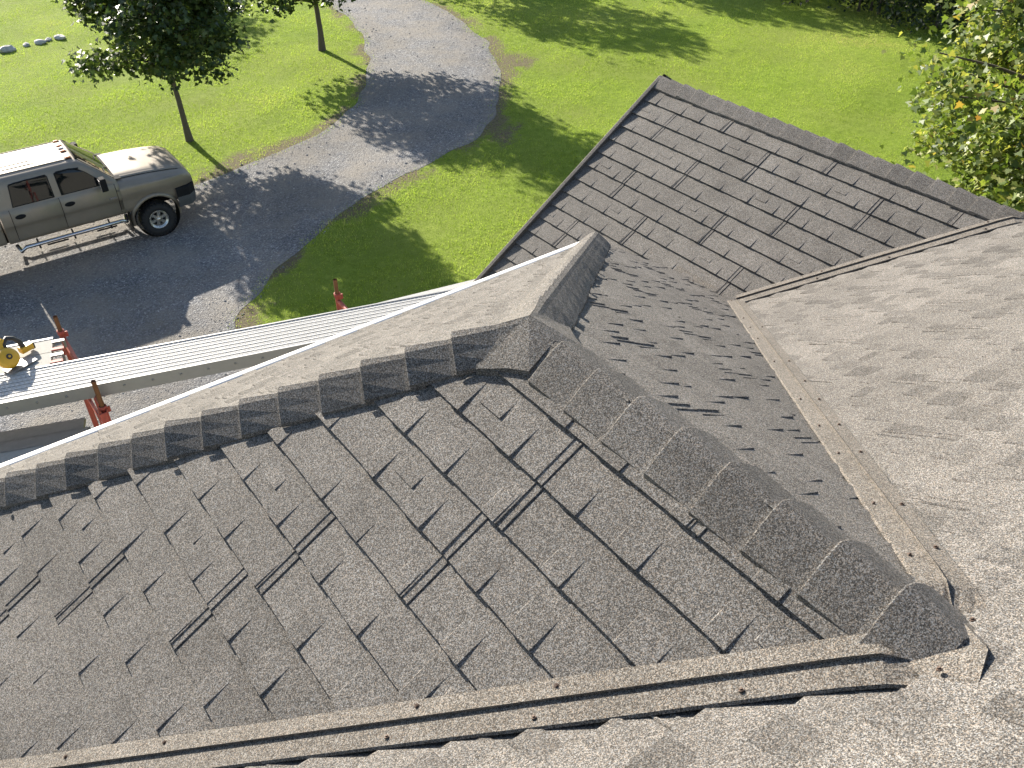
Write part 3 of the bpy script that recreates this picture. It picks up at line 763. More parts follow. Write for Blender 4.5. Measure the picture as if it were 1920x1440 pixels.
# pale stones along the far lawn edge
t = NT('pale_field_stone'); p = t.n('ShaderNodeTexCoord').outputs['Object']
t.l(t.ramp(t.noise(p, 7., 4, .6), [(.3, (.28, .27, .25)), (.7, (.55, .53, .5))]), t.b.inputs['Base Color']); t.b.inputs['Roughness'].default_value = .85
stl = ['largest pale stone at the left end of the far stone row', 'small pale stone second from the left in the far row', 'pale stone in the middle of the far stone row', 'small pale stone second from the right in the far row', 'pale stone at the right end of the far stone row']
for i, (x, y, r) in enumerate(((3.35, 34.5, .22), (4.0, 34.75, .12), (4.45, 34.7, .16), (4.75, 34.85, .11), (5.15, 34.8, .17))):
    bm = bmesh.new(); bmesh.ops.create_icosphere(bm, subdivisions=2, radius=1)
    for v in bm.verts:
        q = 1 + .3 * noise.noise(v.co * 1.3 + V((i * 7, 0, 0))); v.co = V((v.co.x * q * 1.35, v.co.y * q, v.co.z * q * .62)) * r
    me = bpy.data.meshes.new('field_stone'); bm.to_mesh(me); bm.free(); me.materials.append(t.m)
    o = link(bpy.data.objects.new('field_stone', me)); o.location = (x, y, ZG + r * .35); o.rotation_euler = (0, 0, i * 1.3)
    tag(o, stl[i], 'stone', 'pale stones along the far lawn edge')

# ------------------------------------------------------------------ scaffold with walk boards, saw
M_ALU = simple('brushed_aluminium', (.25, .252, .255), .5, .45, var=.1, scale=9)
M_ALU_TOP = simple('worn_aluminium_deck', (.52, .51, .485), .65, .1, var=.12, scale=14)
M_RIB = simple('grip_aluminium', (.45, .44, .41), .7, .1, var=.15)
M_RED = simple('worn_red_paint', (.33, .06, .04), .65, var=.4, scale=30)
M_RUST = simple('rusty_steel', (.17, .075, .03), .8, .2, var=.45, scale=40)
M_GALV = simple('grey_galvanised_steel', (.22, .22, .215), .5, .5, var=.2, scale=25)
M_BOARD = simple('weathered_board', (.34, .325, .29), .85, var=.22, scale=35, bump=.4, bscale=120)
ZD = -2.75                                     # deck level
SA = math.radians(-17.7); SU = V((math.cos(SA), math.sin(SA), 0)); SV = V((-SU.y, SU.x, 0)); UP = V((0, 0, 1))
def mat_of(ux, uy, uz): return Matrix((ux, uy, uz)).transposed()
SM = mat_of(SU, SV, UP)
posts_back = [V((-.71, 6.22, 0)), V((1.46, 5.30, 0))]
posts_front = [V((-.72, 5.08, 0)), V((1.38, 4.14, 0))]
lab = ['red scaffold frame standing at the left below the eave, near the saw', 'red scaffold frame at the right, one post top showing behind the walk board']
scaf = []
for i, (pb, pf) in enumerate(zip(posts_back, posts_front)):
    root = empty('scaffold_frame', (pb.x, pb.y, ZG), lab[i], 'scaffold', 'scaffold frames along the eave'); scaf.append(root)
    for k, pp in enumerate((pb, pf)):
        mb = MB(); mb.tube([V((pp.x, pp.y, ZG + .02)), V((pp.x, pp.y, -2.80 - .1 * k))], .024, 12); mb.build('post', M_RED, root)
        mb = MB(); mb.tube([V((pp.x, pp.y, -2.95 - .1 * k)), V((pp.x, pp.y, -2.64))], .0185, 12, caps=False); mb.tube([V((pp.x, pp.y, -2.72)), V((pp.x, pp.y, -2.65))], .0145, 12)
        mb.build('coupling_pin', M_RUST, root)
        mb = MB(); mb.lathe([(.0245, -.02), (.031, -.018), (.031, .018), (.0245, .02)], (pp.x, pp.y, -2.80 - .1 * k), (0, 0, 1), 12); mb.box((pp.x + .035, pp.y, -2.83 - .1 * k), (.03, .012, .05)); mb.build('collar', M_RED, root)
    dv = (pf - pb); L = dv.length
    for z in (-2.86, -3.35, -4.35, -5.35, -6.35, -7.35):
        mb = MB(); mb.tube([V((pb.x, pb.y, z)), V((pf.x, pf.y, z))], .021 if z > -3 else .016, 10); mb.build('crossbar', M_RED, root)
    dn = dv.normalized()
    for fz, tz in ((.28, -2.86), (.72, -2.86)):
        q = pb + dn * L * fz; mb = MB(); mb.tube([V((q.x, q.y, tz)), V((q.x, q.y, -3.35))], .013, 8); mb.build('strut', M_RED, root)
    if i == 0:      # folded guard bracket clamped to the front post
        for s_ in (-1, 1):
            mb = MB(); mb.box((pf.x + .035 * s_ - .02, pf.y - .03, -3.06), (.010, .055, .32)); mb.build('bracket_cheek', M_RED, root)
        mb = MB(); mb.box((pf.x - .02, pf.y - .06, -3.06), (.055, .010, .30)); mb.build('bracket_web', M_RED, root)
        mb = MB(); mb.box((pf.x + .03, pf.y - .045, -3.14), (.03, .025, .12)); mb.build('bracket_catch', M_BOARD, root)
br = MB(); a = posts_front[0] + UP * -3.05; b = V((-1.7, 5.1, -3.62)); br.tube([a + V((0, -.03, -.12)), V((-1.02, 4.6, -3.55))], .011, 8)
o = br.build('cross_brace', M_GALV); tag(o, 'thin dark brace sloping down from the left scaffold post', 'brace')
br = MB(); br.tube([a + V((.02, -.05, -.36)), V((-2.6, 6.0, -3.42))], .013, 8)
o = br.build('cross_brace', M_GALV); tag(o, 'long pale brace running left from the scaffold post under the walk board', 'brace')

# aluminium walk board: channel sides, ribbed deck of separate extrusions
wb = empty('aluminium_walk_board', (0, 5.1, ZD), 'long ribbed aluminium walk board lying along the scaffold below the eave', 'walk board')
c0 = V((-1.27, 5.80, ZD)); c1 = V((-1.36, 5.40, ZD))                       # far and near top corner at the frame's left edge
def wpt(s, w, z): return c1 + SU * s + SV * w + UP * z
WBL0, WBL1, WBW = -1.6, 4.3, .40
nr = 8; pitch = WBW / nr
for k in range(nr):
    w0 = k * pitch + .0055; w1 = (k + 1) * pitch - .0055
    mb = MB(); prof = [(w0, -.03), (w0, -.004), (w0 + .005, 0), (w0 + .013, 0), (w0 + .016, -.003), (w1 - .016, -.003), (w1 - .013, 0), (w1 - .005, 0), (w1, -.004), (w1, -.03)]
    mb.grid([[wpt(s, a, z) for a, z in prof] for s in (WBL0, WBL1)], smooth=False)
    mb.build('deck_strip', M_ALU_TOP, wb, recalc=True)
nub = MB(); rr = random.Random(5)
s = WBL0 + .03
while s < WBL1:
    for k in range(nr):
        for dw in (.009, .025, .041):
            q = wpt(s + (k % 2) * .018, k * pitch + dw, .0005); nub.box(q, (.009, .004, .003), SM)
    s += .036
o = nub.build('grip_nubs', M_RIB, wb); o['kind'] = 'stuff'
for w, sg in ((-.006, -1), (WBW + .006, 1)):
    mb = MB(); prof = [(w, .006), (w + .012 * -sg, .006), (w + .012 * -sg, -.0), (w, -.01), (w, -.105), (w - .03 * sg, -.108), (w - .03 * sg, -.112), (w + .004 * sg, -.112), (w + .004 * sg, .006)]
    mb.grid([[wpt(s, a, z) for a, z in prof] for s in (WBL0, WBL1)], smooth=False, closed=True); rl = mb.build('side_rail', M_ALU, wb, recalc=True)
    if sg < 0:
        s = WBL0 + .13
        while s < WBL1:
            mb = MB(); mb.lathe([(.011, 0), (.010, .004), (.005, .007), (.0005, .008)], wpt(s, w - .0105 + .0065, -.05), -SV, 10); mb.build('rivet', M_GALV, rl)
            s += .215
mb = MB()
for s in np.arange(WBL0 + .3, WBL1, .6): mb.box(wpt(s, WBW / 2, -.06), (.05, WBW - .02, .05), SM)
o = mb.build('cross_members', M_ALU, wb); o['kind'] = 'stuff'
# lower second board seen under its left end
lb = empty('lower_walk_board', (-1.8, 5.5, ZD - .35), 'grey walk board one lift lower, showing under the left end of the ribbed board', 'walk board')
for k in range(3):
    mb = MB(); q = V((-1.95, 5.33 + .145 * k, ZD - .33)); 
    mb.box(q, (2.3, .14, .035), mat_of(V((math.cos(-.36), math.sin(-.36), 0)), V((math.sin(.36), math.cos(.36), 0)), UP)); mb.build('plank', M_GALV if k else M_BOARD, lb)
# board platform behind the ribbed board, left: three planks with hooks over the frame
pf_ = empty('board_platform', (-1.8, 6.2, ZD), 'weathered board platform hooked onto the left scaffold frame under the saw', 'platform')
PU = V((math.cos(SA * .95), math.sin(SA * .95), 0)); PV = V((-PU.y, PU.x, 0)); PM = mat_of(PU, PV, UP)
e0 = V((-.80, 6.06, ZD + .005))
for k in range(2):
    mb = MB(); mb.box(e0 - PU * 1.2 - PV * (.10 + .205 * k) + UP * -.02, (2.4, .198, .04), PM); mb.build('plank', M_BOARD, pf_)
mb = MB(); mb.box(e0 - PU * 1.2 + PV * .012 + UP * -.03, (2.4, .022, .07), PM); mb.build('edge_rail', M_ALU, pf_)
for k in (.05, .17, .26, .36):
    mb = MB(); q = e0 - PV * k + PU * .04 + UP * .0
    mb.box(q, (.09, .035, .014), PM); mb.box(q + PU * .045 - UP * .03, (.014, .035, .07), PM); mb.build('hook', M_GALV if k in (.05, .26) else M_RED, pf_)
# pale board in the right-hand bay
rbp = empty('pale_board', (2.0, 4.8, ZD - .05), 'pale speckled board in the scaffold bay next to the gabled roof', 'board')
q0 = V((1.30, 4.98, ZD - .03)); q1 = V((3.1, 4.60, ZD - .03)); ud = (q1 - q0).normalized(); vd = V((-ud.y, ud.x, 0))
BM_ = mat_of(ud, vd, UP); ctr = (q0 + q1) / 2
t = NT('speckled_pale_board'); p = t.pos()
t.l(t.ramp(t.noise(p, 90., 3, .7), [(.3, (.22, .21, .19)), (.5, (.38, .37, .34)), (.8, (.47, .46, .43))]), t.b.inputs['Base Color']); t.b.inputs['Roughness'].default_value = .7
mb = MB(); mb.box(ctr - vd * .11, ((q1 - q0).length, .22, .03), BM_); mb.build('deck', t.m, rbp)
mb = MB(); mb.box(ctr - vd * .235 - UP * .035, ((q1 - q0).length, .028, .09), BM_); mb.build('edge_rail', M_ALU, rbp)

# circular saw lying on the platform
M_YEL = simple('yellow_plastic', (.62, .36, .025), .45, var=.12, scale=40)
M_BLK = simple('black_plastic', (.02, .02, .021), .5, var=.2, scale=40)
saw = empty('circular_saw', (-1.13, 5.90, ZD + .005), 'yellow and black cordless circular saw lying on the board platform', 'saw')
so_ = V((-1.16, 5.84, ZD + .01)); sd = V((.93, .37, 0)).normalized(); sn = V((-sd.y, sd.x, 0))
def sp(a, b, z): return so_ + (sd * a + sn * b + UP * z) * .82
mb = MB(); ax = (sn * -.75 + UP * .66).normalized()
hub = sp(-.02, .0, .105)
mb.lathe([(.0005, .052), (.026, .048), (.062, .042), (.082, .026), (.085, .0), (.082, -.02), (.05, -.028), (.0005, -.03)], hub, ax, 28); mb.build('blade_guard', M_YEL, saw)
mb = MB(); mb.lathe([(.0005, .058), (.020, .058), (.024, .051)], hub, ax, 18); mb.build('emblem', M_BLK, saw)
mb = MB(); mb.lathe([(.0005, .060), (.011, .060), (.012, .057)], hub, ax, 6); mb.build('emblem_ring', M_YEL, saw)
mb = MB(); mb.tube([sp(-.11, .03, .12), sp(-.17, .045, .13), sp(-.23, .05, .125)], [.042, .043, .038], 14); mb.build('motor_housing', M_YEL, saw)
mb = MB(); mb.tube([sp(.02, .07, .14), sp(.03, .10, .21), sp(.09, .12, .235), sp(.15, .12, .20), sp(.19, .11, .14), sp(.20, .10, .08)], [.023, .021, .019, .018, .02, .023], 12); mb.build('handle', M_BLK, saw)
mb = MB(); mb.tube([sp(-.02, .06, .16), sp(.0, .10, .215), sp(.05, .12, .238)], [.025, .023, .021], 12); mb.build('handle_cover', M_YEL, saw)
mb = MB(); mb.box(sp(.22, .09, .055), (.11, .062, .05), mat_of(sd, sn, UP)); mb.build('battery', M_YEL, saw, bevel=.008)
mb = MB(); mb.box(sp(.285, .10, .05), (.03, .066, .058), mat_of(sd, sn, UP)); mb.build('battery_end', M_BLK, saw, bevel=.006)
mb = MB(); mb.box(sp(.04, -.05, .012), (.24, .12, .006), mat_of(sd, sn, UP)); mb.build('base_plate', M_ALU, saw)

# ------------------------------------------------------------------ pickup truck (local: x forward, y left, origin on the ground under the front axle)
t = NT('pewter_metallic_paint'); p = t.n('ShaderNodeTexCoord').outputs['Object']
fl = t.ramp(t.noise(p, 900., 1), [(.35, .9), (.65, 1.1)]); dust = t.ramp(t.noise(p, 2.5, 5, .6), [(.4, .92), (.8, 1.08)])
c = t.mix(1., t.mix(1., (.265, .225, .175), fl, 'MULTIPLY'), dust, 'MULTIPLY')
t.l(c, t.b.inputs['Base Color']); t.b.inputs['Metallic'].default_value = .3; t.b.inputs['Roughness'].default_value = .5; t.b.inputs['Coat Weight'].default_value = .25; t.b.inputs['Coat Roughness'].default_value = .08
M_PAINT = t.m
M_TRIM = simple('black_trim', (.016, .016, .017), .8, var=.2, scale=30, spec=.12)
M_TYRE = simple('tyre_rubber', (.016, .016, .017), .8, var=.3, scale=30)
M_RIM = simple('polished_alloy', (.6, .58, .53), .28, .85, var=.12, scale=20)
M_CHROME = simple('chrome_tube', (.55, .55, .57), .18, .95, var=.08)
M_BUMP = simple('grey_lower_bumper', (.075, .078, .082), .5, var=.15)
M_AMBER = simple('amber_lens', (.55, .13, .02), .2, coat=.5)
M_LENS = simple('clear_lens', (.55, .56, .57), .12, .1, coat=.6)
def pane_mat(name, tintc, see):
    t = NT(name); t.b.inputs['Base Color'].default_value = (.012, .014, .014, 1); t.b.inputs['Roughness'].default_value = .02; t.b.inputs['Coat Weight'].default_value = 0.
    tr = t.n('ShaderNodeBsdfTransparent'); tr.inputs[0].default_value = (*tintc, 1)
    m = t.n('ShaderNodeMixShader'); m.inputs[0].default_value = see
    t.l(t.b.outputs[0], m.inputs[1]); t.l(tr.outputs[0], m.inputs[2]); t.l(m.outputs[0], t.out.inputs[0]); return t.m
M_TINT = pane_mat('dark_tinted_glass', (.4, .4, .4), .25)
M_CLEAR = pane_mat('clear_green_glass', (.75, .85, .8), .72)
M_SEAT = simple('beige_interior', (.32, .29, .24), .8, var=.15)
M_DASH = simple('dark_interior', (.05, .05, .05), .8, var=.15)

trk = empty('pickup_truck', (3.02, 19.02, ZG + .03), 'pewter crew cab pickup truck with lifted tyres parked on the gravel', 'pickup truck')
trk.rotation_euler = (0, 0, math.radians(-1.6))
TB = dict(parent=trk, local=True)
ZS = [.66, .70, .78, .92, 1.02, 1.06, 1.10, 1.20, 1.30, 1.36, 1.40]
YS = [.86, .91, .938, .955, .966, 1.0, 1.004, .999, .985, .965, .935]
def side_y(z, x=-1.):
    y = float(np.interp(z, ZS, YS))
    if x > .25: y -= .16 * ((x - .25) / .68) ** 2.2
    return y
def hood_z(x, y):
    c = np.interp(x, [-.70, -.5, 0., .45, .72, .86, .94], [1.47, 1.465, 1.445, 1.405, 1.36, 1.29, 1.16])
    return float(c) - .055 * (abs(y) / .8) ** 2.4 - .05 * max(0, (abs(y) - .72) / .2) ** 2
# front clip: fenders and nose
mb = MB(); rows = []
for x in [-.70, -.62, -.4, -.2, 0, .2, .35, .5, .62, .72, .80, .86, .91, .94]:
    row = []
    fall = max(0, (x - .8) / .14)
    for z in (.66, .72, .80, .92, 1.02, 1.08, 1.16, 1.22, 1.27):
        zz_ = min(z, hood_z(x, .9) - .02); row.append((x, -side_y(zz_, x), zz_))
    yw = side_y(1.27, x)
    for f in (.965, .92, .86, .7, .45, .2, 0): row.append((x, -yw * f, hood_z(x, yw * f) - (.012 if f > .95 else 0)))
    row = row + [(a, -b, c_) for a, b, c_ in row[::-1][1:]]
    rows.append(row)
mb.grid(rows, smooth=True, closed=True); mb.poly(rows[-1]); mb.poly(rows[0][::-1])
front = mb.build('front_fenders', M_PAINT, weld=True, recalc=True, **TB)
# hood panel
mb = MB(); rows = []
for x in np.linspace(-.60, .80, 15):
    row = []
    for y in (-.76, -.755, -.70, -.665, -.64, -.5, -.25, 0, .25, .5, .64, .665, .70, .755, .76):
        lift = .010 if abs(y) < .757 else -.01
        lift += .016 * (1 if abs(y) < .645 else (0 if abs(y) > .69 else .5)) * min(1, (.86 - x) / .3)
        wy = y * (1 - .10 * max(0, (x - .3) / .5) ** 2)
        row.append((x, wy, hood_z(x, wy) + lift))
    rows.append(row)
mb.grid(rows, smooth=True); hood = mb.build('hood', M_PAINT, weld=True, **TB)
mb = MB()
for sg in (-1, 1): mb.tube([(x, sg * .772, hood_z(x, .772) + .001) for x in (-.6, -.2, .2, .5, .7)], .006, 6)
o = mb.build('hood_seam', M_TRIM, hood, local=True)
# cab and bed
CZ = [1.42, 1.52, 1.64, 1.76, 1.86, 1.92, 1.965, 1.99]
CY = [.925, .895, .858, .82, .785, .75, .68, .58]
def ws_z(x): return float(np.interp(x, [-1.27, -.62], [2.02, 1.43]))
def roof_z(y): return 2.025 - .03 * (abs(y) / .6) ** 2
mb = MB(); rows = []
for x in [-.62, -.72, -.85, -1.0, -1.12, -1.2, -1.27, -1.4, -1.7, -2.1, -2.5, -2.78, -2.90, -2.955]:
    lim = ws_z(x) if x > -1.28 else (9 if x > -2.8 else float(np.interp(x, [-2.955, -2.90, -2.78], [1.86, 2.0, 9])))
    row = [(x, -side_y(z), z) for z in (.66, .70, .78, .92, 1.02, 1.06, 1.10, 1.20, 1.30, 1.36, 1.40)]
    pr = [(y, z) for y, z in zip(CY, CZ)] + [(.42, roof_z(.42)), (.2, roof_z(.2)), (0, roof_z(0))]
    ylim = float(np.interp(lim, [1.4] + CZ + [2.03], [.93] + CY + [.3]))
    nab = sum(1 for y, z in pr if z > lim); i2 = 0
    for y, z in pr:
        if z > lim:
            f = 1 - i2 / max(1, nab - 1); i2 += 1
            row.append((x, -ylim * f, lim + .05 * (1 - f * f) * (1 if lim < 1.99 else .5)))
        else: row.append((x, -y, z))
    rows.append(row + [(a, -b, c_) for a, b, c_ in row[::-1][1:]])
mb.grid(rows, smooth=True); mb.poly(rows[0]); mb.poly(rows[-1][::-1])
cabb = mb.build('cab', M_PAINT, weld=True, recalc=True, **TB)
# roof ribs
for y in (-.56, -.40, -.24, .24, .40, .56):
    mb = MB(); x0 = -1.40 if abs(y) > .5 else -1.95
    mb.tube([(x0, y, roof_z(y) - .004), (x0 - .12, y, roof_z(y) + .001), (-2.70, y, roof_z(y) + .001), (-2.80, y, roof_z(y) - .006)], .011, 8); mb.build('roof_rib', M_PAINT, **TB)
# bed
mb = MB(); rows = []
for x in (-3.0, -3.02, -4.2, -4.93, -4.97):
    k = -.02 if x in (-3.0, -4.97) else 0
    row = [(x, -(side_y(z) + k), z) for z in (.70, .78, .92, 1.02, 1.06, 1.10, 1.20, 1.30, 1.38)] + [(x, -.93, 1.42), (x, -.82, 1.42), (x, -.80, 1.40), (x, -.80, .95), (x, 0, .95)]
    rows.append(row + [(a, -b, c_) for a, b, c_ in row[::-1][1:]])
mb.grid(rows, smooth=False, closed=True); mb.poly([(x, y, z) for x, y, z in rows[0] if True]); mb.poly(rows[-1][::-1]); mb.build('bed', M_PAINT, weld=True, recalc=True, **TB)
mb = MB(); mb.box((-2.0, 0, .62), (5.6, .9, .2)); mb.build('chassis', M_TRIM, **TB)
# doors: skins standing 5 mm proud of the cab with dark seams between
def door(x0, x1, sg, xtop=None):
    mb = MB(); rows = []
    for z in (.74, .78, .86, .92, 1.0, 1.035, 1.05, 1.10, 1.18, 1.28, 1.35, 1.395):
        row = []
        for i, f in enumerate((0, .004, .5, .996, 1)):
            x = x0 + (x1 - x0) * f; row.append((x, sg * (side_y(z) + (.006 if 0 < f < 1 else -.004)), z))
        rows.append(row)
    mb.grid(rows, smooth=True); return mb.build('door', M_PAINT, recalc=False, **TB)
def xz_patch(name, poly, sg, off, mat, parent, n=1):
    """flat window-side patch: points (x, z) mapped onto the leaning cab side"""
    yy_ = lambda z: float(np.interp(z, [1.40] + CZ, [.935] + CY))
    mb = MB(); a = [(x, sg * (yy_(z) + off), z) for x, z in poly]; b = [(x, sg * (yy_(z) + off - .012), z) for x, z in poly]
    mb.poly(a if sg < 0 else a[::-1])
    for i in range(len(a)):
        j = (i + 1) % len(a); mb.poly([a[i], b[i], b[j], a[j]])
    return mb.build(name, mat, parent, recalc=True, local=True)
for sg in (-1, 1):
    for (x0, x1) in ((-1.80, -.70), (-2.76, -1.815)):
        d_ = door(x0, x1, sg)
        hx = x0 + .16
        mb = MB(); mb.lathe([(.001, .006), (.045, .008), (.05, 0)], (0, 0, 0), (0, 1, 0), 20); mb.v = [(hx + q[0] * 2.1, sg * (side_y(1.24) + .006 + abs(q[1])), 1.235 + q[2]) for q in mb.v]
        h_ = mb.build('handle', M_TRIM, d_, local=True)
        mb = MB(); mb.box((hx, sg * (side_y(1.24) + .024), 1.245), (.16, .018, .026)); mb.build('grip', M_TRIM, h_, local=True, bevel=.006)
        mb = MB(); mb.tube([(x0 - .007, sg * (side_y(z) + .0025), z) for z in (.74, .9, 1.02, 1.06, 1.2, 1.32, 1.395)], .0055, 6); mb.build('seam', M_TRIM, d_, local=True)
    mb = MB(); mb.tube([(-.693, sg * (side_y(z) + .0025), z) for z in (.74, .9, 1.02, 1.06, 1.2, 1.32, 1.395)], .0055, 6); mb.build('seam', M_TRIM, **TB)
    # window openings: dark reveal, glass
    fw = [(-1.72, 1.445), (-.86, 1.445), (-.98, 1.58), (-1.17, 1.76), (-1.30, 1.845), (-1.42, 1.87), (-1.66, 1.87), (-1.72, 1.845)]
    rw = [(-2.66, 1.445), (-1.88, 1.445), (-1.88, 1.83), (-1.91, 1.865), (-2.5, 1.855), (-2.60, 1.83)]
    for poly, m in ((fw, M_CLEAR), (rw, M_TINT)):
        cx_ = sum(q[0] for q in poly) / len(poly); cz_ = sum(q[1] for q in poly) / len(poly)
        xz_patch('window_trim', [(cx_ + (q[0] - cx_) * 1.045, cz_ + (q[1] - cz_) * 1.07) for q in poly], sg, .005, M_TRIM, trk)
        w_ = xz_patch('window', poly, sg, .009, M_TINT, trk)
        # rain visor over the upper edge
    for (xa, xb, za) in ((-1.72, -1.25, 1.872), (-2.6, -1.9, 1.866)):
        mb = MB(); mb.tube([(xa, sg * .802, za - .02), ((xa + xb) / 2, sg * .80, za), (xb, sg * .802, za - .02)], .016, 6); mb.build('rain_visor', M_TRIM, **TB)
    # tow mirror
    mb = MB(); mb.box((-.93, sg * .99, 1.47), (.06, .16, .05)); mb.build('mirror_arm', M_TRIM, **TB)
    mb = MB(); mb.box((-.93, sg * 1.14, 1.53), (.13, .22, .27), taper=.9); mi = mb.build('mirror', M_TRIM, bevel=.02, **TB)
    mb = MB(); mb.box((-.999, sg * 1.14, 1.53), (.006, .17, .21)); mb.build('mirror_glass', M_CHROME, mi, local=True)
    # flares
    for (wx, r) in ((0, .475), (-3.93, .475)):
        mb = MB(); rows = []
        for k in range(17):
            a = math.radians(-12 + 204 * k / 16); cx_, cz_ = wx + r * math.cos(a), .45 + r * math.sin(a); ox, oz = wx + (r + .075) * math.cos(a), .45 + (r + .07) * math.sin(a)
            ys = side_y(max(.66, min(oz, 1.3)), ox if wx == 0 else -1.)
            rows.append([(ox, sg * (ys - .015), oz), (ox, sg * (ys + .02), oz), (wx + (r + .04) * math.cos(a), sg * (ys + .055), .45 + (r + .035) * math.sin(a)), (cx_, sg * (ys + .055), cz_), (cx_, sg * (ys - .06), cz_)])
        mb.grid(rows, smooth=True); mb.build('fender_flare', M_PAINT, recalc=True, **TB)
    # step tube
    mb = MB(); mb.tube([(-.62, sg * .80, .60), (-.66, sg * .98, .53), (-.74, sg * 1.01, .585), (-1.6, sg * 1.01, .585), (-2.70, sg * 1.01, .585), (-2.80, sg * 1.0, .51), (-2.84, sg * .82, .58)], .04, 12); sb = mb.build('step_tube', M_CHROME, **TB)
    for x in (-1.0, -1.75, -2.45):
        mb = MB(); mb.tube([(x, sg * 1.04, .50), (x, sg * .82, .62)], .018, 8); mb.build('step_bracket', M_TRIM, sb, local=True)
    for x in (-1.1, -2.1):
        mb = MB(); mb.box((x, sg * 1.06, .537), (.42, .055, .012)); mb.build('step_pad', M_TRIM, sb, local=True)
    # mud flap, headlight, marker
    mb = MB(); mb.box((-.56, sg * .84, .50), (.015, .24, .40)); mb.build('mud_flap', M_TRIM, **TB)
    mb = MB(); mb.box((.875, sg * .60, 1.03), (.10, .36, .16)); mb.build('headlight', M_LENS, bevel=.02, **TB)
    mb = MB(); mb.box((.83, sg * .803, 1.03), (.11, .06, .13), mat_of(V((.85, -.5 * sg, 0)), V((.5 * sg, .85, 0)), UP)); mb.build('marker_light', M_AMBER, bevel=.012, **TB)
# windscreen
def wsp(u, f, off):
    x = -1.235 + (.575) * f; z = ws_z(x); hw = float(np.interp(z, [1.42, 1.99], [.80, .60]))
    return V((x + off * .67, u * hw, z + .05 * (1 - u * u) + off * .74))
mb = MB(); mb.grid([[wsp(u, f, .008) for u in np.linspace(-1, 1, 13)] for f in np.linspace(0.02, 1, 7)], smooth=True); wsn = mb.build('windscreen', M_TINT, **TB)
mb = MB()
rim_ = [wsp(u, 0.0, .006) for u in np.linspace(-1, 1, 9)] + [wsp(1.02, f, .006) for f in np.linspace(.1, 1, 6)] + [wsp(u, 1.02, .006) for u in np.linspace(1, -1, 9)] + [wsp(-1.02, f, .006) for f in np.linspace(1, .1, 6)]
mb.tube(rim_ + [rim_[0]], .012, 6); mb.build('windscreen_seal', M_TRIM, wsn, local=True)
for sg in (-1, 1):
    mb = MB(); mb.tube([wsp(sg * .55 + .2, 1.02, .02), wsp(sg * .5 - .05, .86, .022), wsp(sg * .5 - .45, .80, .022)], .008, 6); mb.build('wiper', M_TRIM, **TB)
mb = MB(); mb.grid([[(-.50 - .02 * (1 - u * u), u * .82, 1.466 - .03 * u * u), (-.64, u * .82, 1.472 - .03 * u * u)] for u in np.linspace(-1, 1, 9)]); mb.build('cowl', M_TRIM, **TB)
# rear window, roof lamps
mb = MB(); mb.box((-2.95, 0, 1.62), (.03, 1.2, .32)); mb.build('rear_window', M_TINT, **TB)
for y in (-.52, -.17, 0, .17, .52):
    mb = MB(); mb.box((-1.345, y, roof_z(y) + .012), (.11, .085, .035), taper=.75); lm = mb.build('roof_marker', M_AMBER if abs(y) > .1 else M_LENS, bevel=.008, **TB)
    mb = MB(); mb.box((-1.345, y, roof_z(y) + .001), (.135, .105, .014)); mb.build('marker_base', M_TRIM, lm, local=True)
# bumper
def bump_loop(z, grow=0.):
    return [(.50, -.985 - grow, z), (.78, -.97 - grow, z), (.93 + grow, -.82, z), (1.0 + grow, -.5, z), (1.02 + grow, 0, z), (1.0 + grow, .5, z), (.93 + grow, .82, z), (.78, .97 + grow, z), (.50, .985 + grow, z)]
mb = MB(); mb.grid([bump_loop(.96, -.08), bump_loop(.96), bump_loop(.92, .015), bump_loop(.76, .015)], smooth=False); mb.build('bumper', M_TRIM, weld=True, **TB)
mb = MB(); mb.grid([bump_loop(.76, .017), bump_loop(.66, .012), bump_loop(.52, -.02), bump_loop(.51, -.12)], smooth=False); mb.build('bumper_valance', M_BUMP, weld=True, **TB)
mb = MB(); mb.box((.90, 0, 1.04), (.08, .84, .24)); gr = mb.build('grille', M_TRIM, **TB)
mb = MB(); mb.box((.945, 0, 1.05), (.02, .86, .05)); mb.build('grille_bar', M_RIM, gr, local=True)
# door badge
mb = MB(); mb.box((-.80, -side_y(1.12) - .009, 1.13), (.14, .004, .022)); mb.build('badge', M_CHROME, **TB)
# dark wheel wells
for wx in (0, -3.93):
    for sg in (-1, 1):
        mb = MB(); mb.lathe([(.47, 0), (.47, .30)], (wx, sg * .99, .45), (0, -sg, 0), 28); mb.build('wheel_well', M_TRIM, **TB)
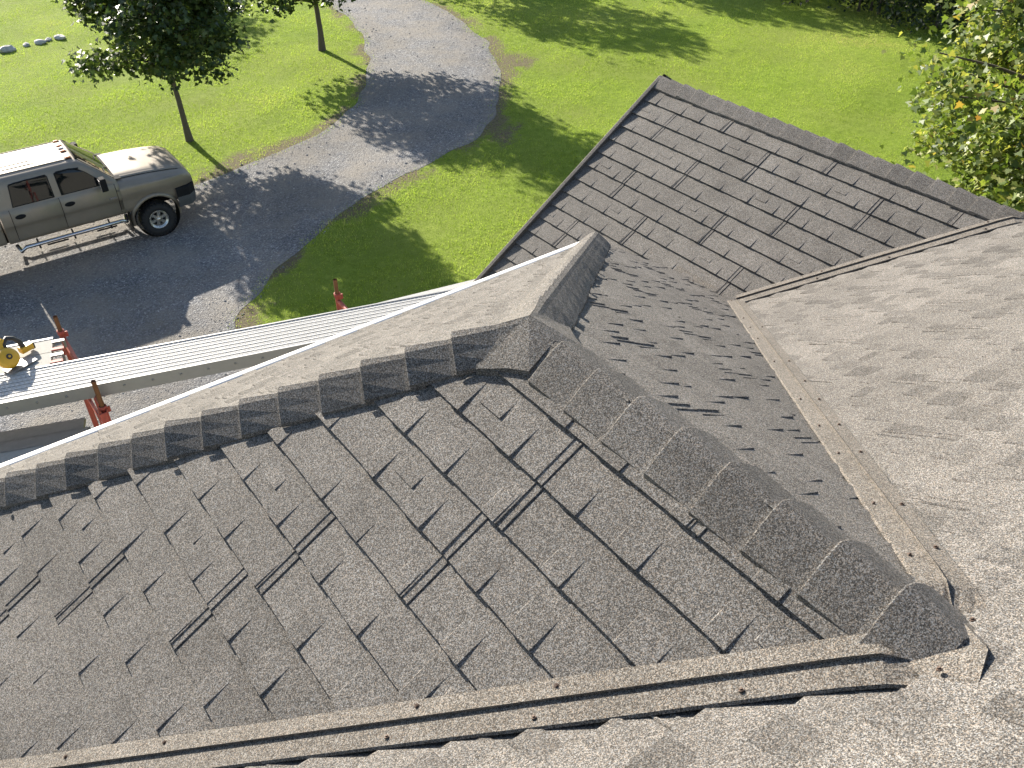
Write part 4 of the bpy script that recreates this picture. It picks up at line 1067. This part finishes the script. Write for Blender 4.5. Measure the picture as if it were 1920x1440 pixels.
# wheels
def wheel(wx, sg):
    root = bpy.data.objects.new('wheel', None); link(root, trk); root.location = (wx, sg * .86, .375); root.scale = (.885, 1, .885)
    ax = V((0, sg, 0)); R_ = .42
    mb = MB(); mb.lathe([(.235, .115), (.25, .135), (.30, .150), (.36, .148), (.395, .125), (.41, .09), (.412, 0), (.41, -.09), (.395, -.125), (.33, -.15), (.25, -.135), (.235, -.11)], (0, 0, 0), ax, 44); mb.build('tyre', M_TYRE, root, local=True)
    mb = MB()
    for k in range(30):
        a = 2 * math.pi * k / 30
        for yy_, w_, sh in ((.105, .07, 0), (.03, .05, .5), (-.04, .05, .0), (-.105, .07, .5)):
            aa = a + sh * math.pi / 30; c_ = V((math.cos(aa) * .413, sg * yy_, math.sin(aa) * .413))
            rad_ = V((math.cos(aa), 0, math.sin(aa))); mb.box(c_, (.058, w_, .022), mat_of(V((-rad_.z, 0, rad_.x)), V((0, 1, 0)), rad_))
        c_ = V((math.cos(a) * .393, sg * .139, math.sin(a) * .393)); rad_ = V((math.cos(a), 0, math.sin(a))); mb.box(c_, (.045, .02, .035), mat_of(V((-rad_.z, 0, rad_.x)), V((0, 1, 0)), rad_))
    o = mb.build('tread_blocks', M_TYRE, root, local=True); o['kind'] = 'stuff'
    mb = MB(); mb.lathe([(.236, .11), (.232, .122), (.222, .118), (.205, .095), (.185, .085), (.172, .06), (.17, -.05)], (0, 0, 0), ax, 40); mb.lathe([(.172, .02), (.0005, .02)], (0, 0, 0), ax, 30, False); mb.build('rim', M_RIM, root, local=True)
    mb = MB()
    for k in range(6):
        a = 2 * math.pi * k / 6 + .3; d_ = V((math.cos(a), 0, math.sin(a)))
        q = d_ * .125 + ax * .062; mb.box(q, (.115, .05, .07), mat_of(V((-d_.z, 0, d_.x)), ax, d_).to_3x3() @ Matrix.Diagonal((.62, .6, 1.9)))
    o = mb.build('spokes', M_RIM, root, local=True); o['kind'] = 'stuff'
    mb = MB(); mb.lathe([(.08, .04), (.075, .082), (.05, .10), (.045, .115), (.0005, .118)], (0, 0, 0), ax, 24); mb.build('hub_cap', M_RIM, root, local=True)
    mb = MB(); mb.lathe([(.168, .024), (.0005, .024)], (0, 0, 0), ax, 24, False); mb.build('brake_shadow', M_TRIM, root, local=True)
for wx in (0, -3.93):
    for sg in (-1, 1): wheel(wx, sg)
# cut the wheel openings out of fenders and bed
def cut_arch(ob, wx, r=.475, cz=.45):
    cm = MB(); cm.lathe([(.0005, -1.3), (r, -1.3), (r, 1.3), (.0005, 1.3)], (wx, 0, cz), (0, 1, 0), 40, False)
    me = bpy.data.meshes.new('c'); me.from_pydata(cm.v, [], cm.f); bm = bmesh.new(); bm.from_mesh(me); bmesh.ops.remove_doubles(bm, verts=bm.verts, dist=1e-3); bmesh.ops.recalc_face_normals(bm, faces=bm.faces); bm.to_mesh(me); bm.free()
    co = bpy.data.objects.new('c', me); COL.objects.link(co); co.matrix_world = trk.matrix_basis
    md = ob.modifiers.new('b', 'BOOLEAN'); md.operation = 'DIFFERENCE'; md.object = co; md.solver = 'EXACT'
    bpy.context.view_layer.update(); dg = bpy.context.evaluated_depsgraph_get()
    nm = bpy.data.meshes.new_from_object(ob.evaluated_get(dg)); ob.modifiers.clear(); old = ob.data; nm.name = old.name; ob.data = nm
    bpy.data.objects.remove(co); bpy.data.meshes.remove(me)
cut_arch(front, 0)
for o_ in list(trk.children):
    if o_.name.startswith('bed'): cut_arch(o_, -3.93)
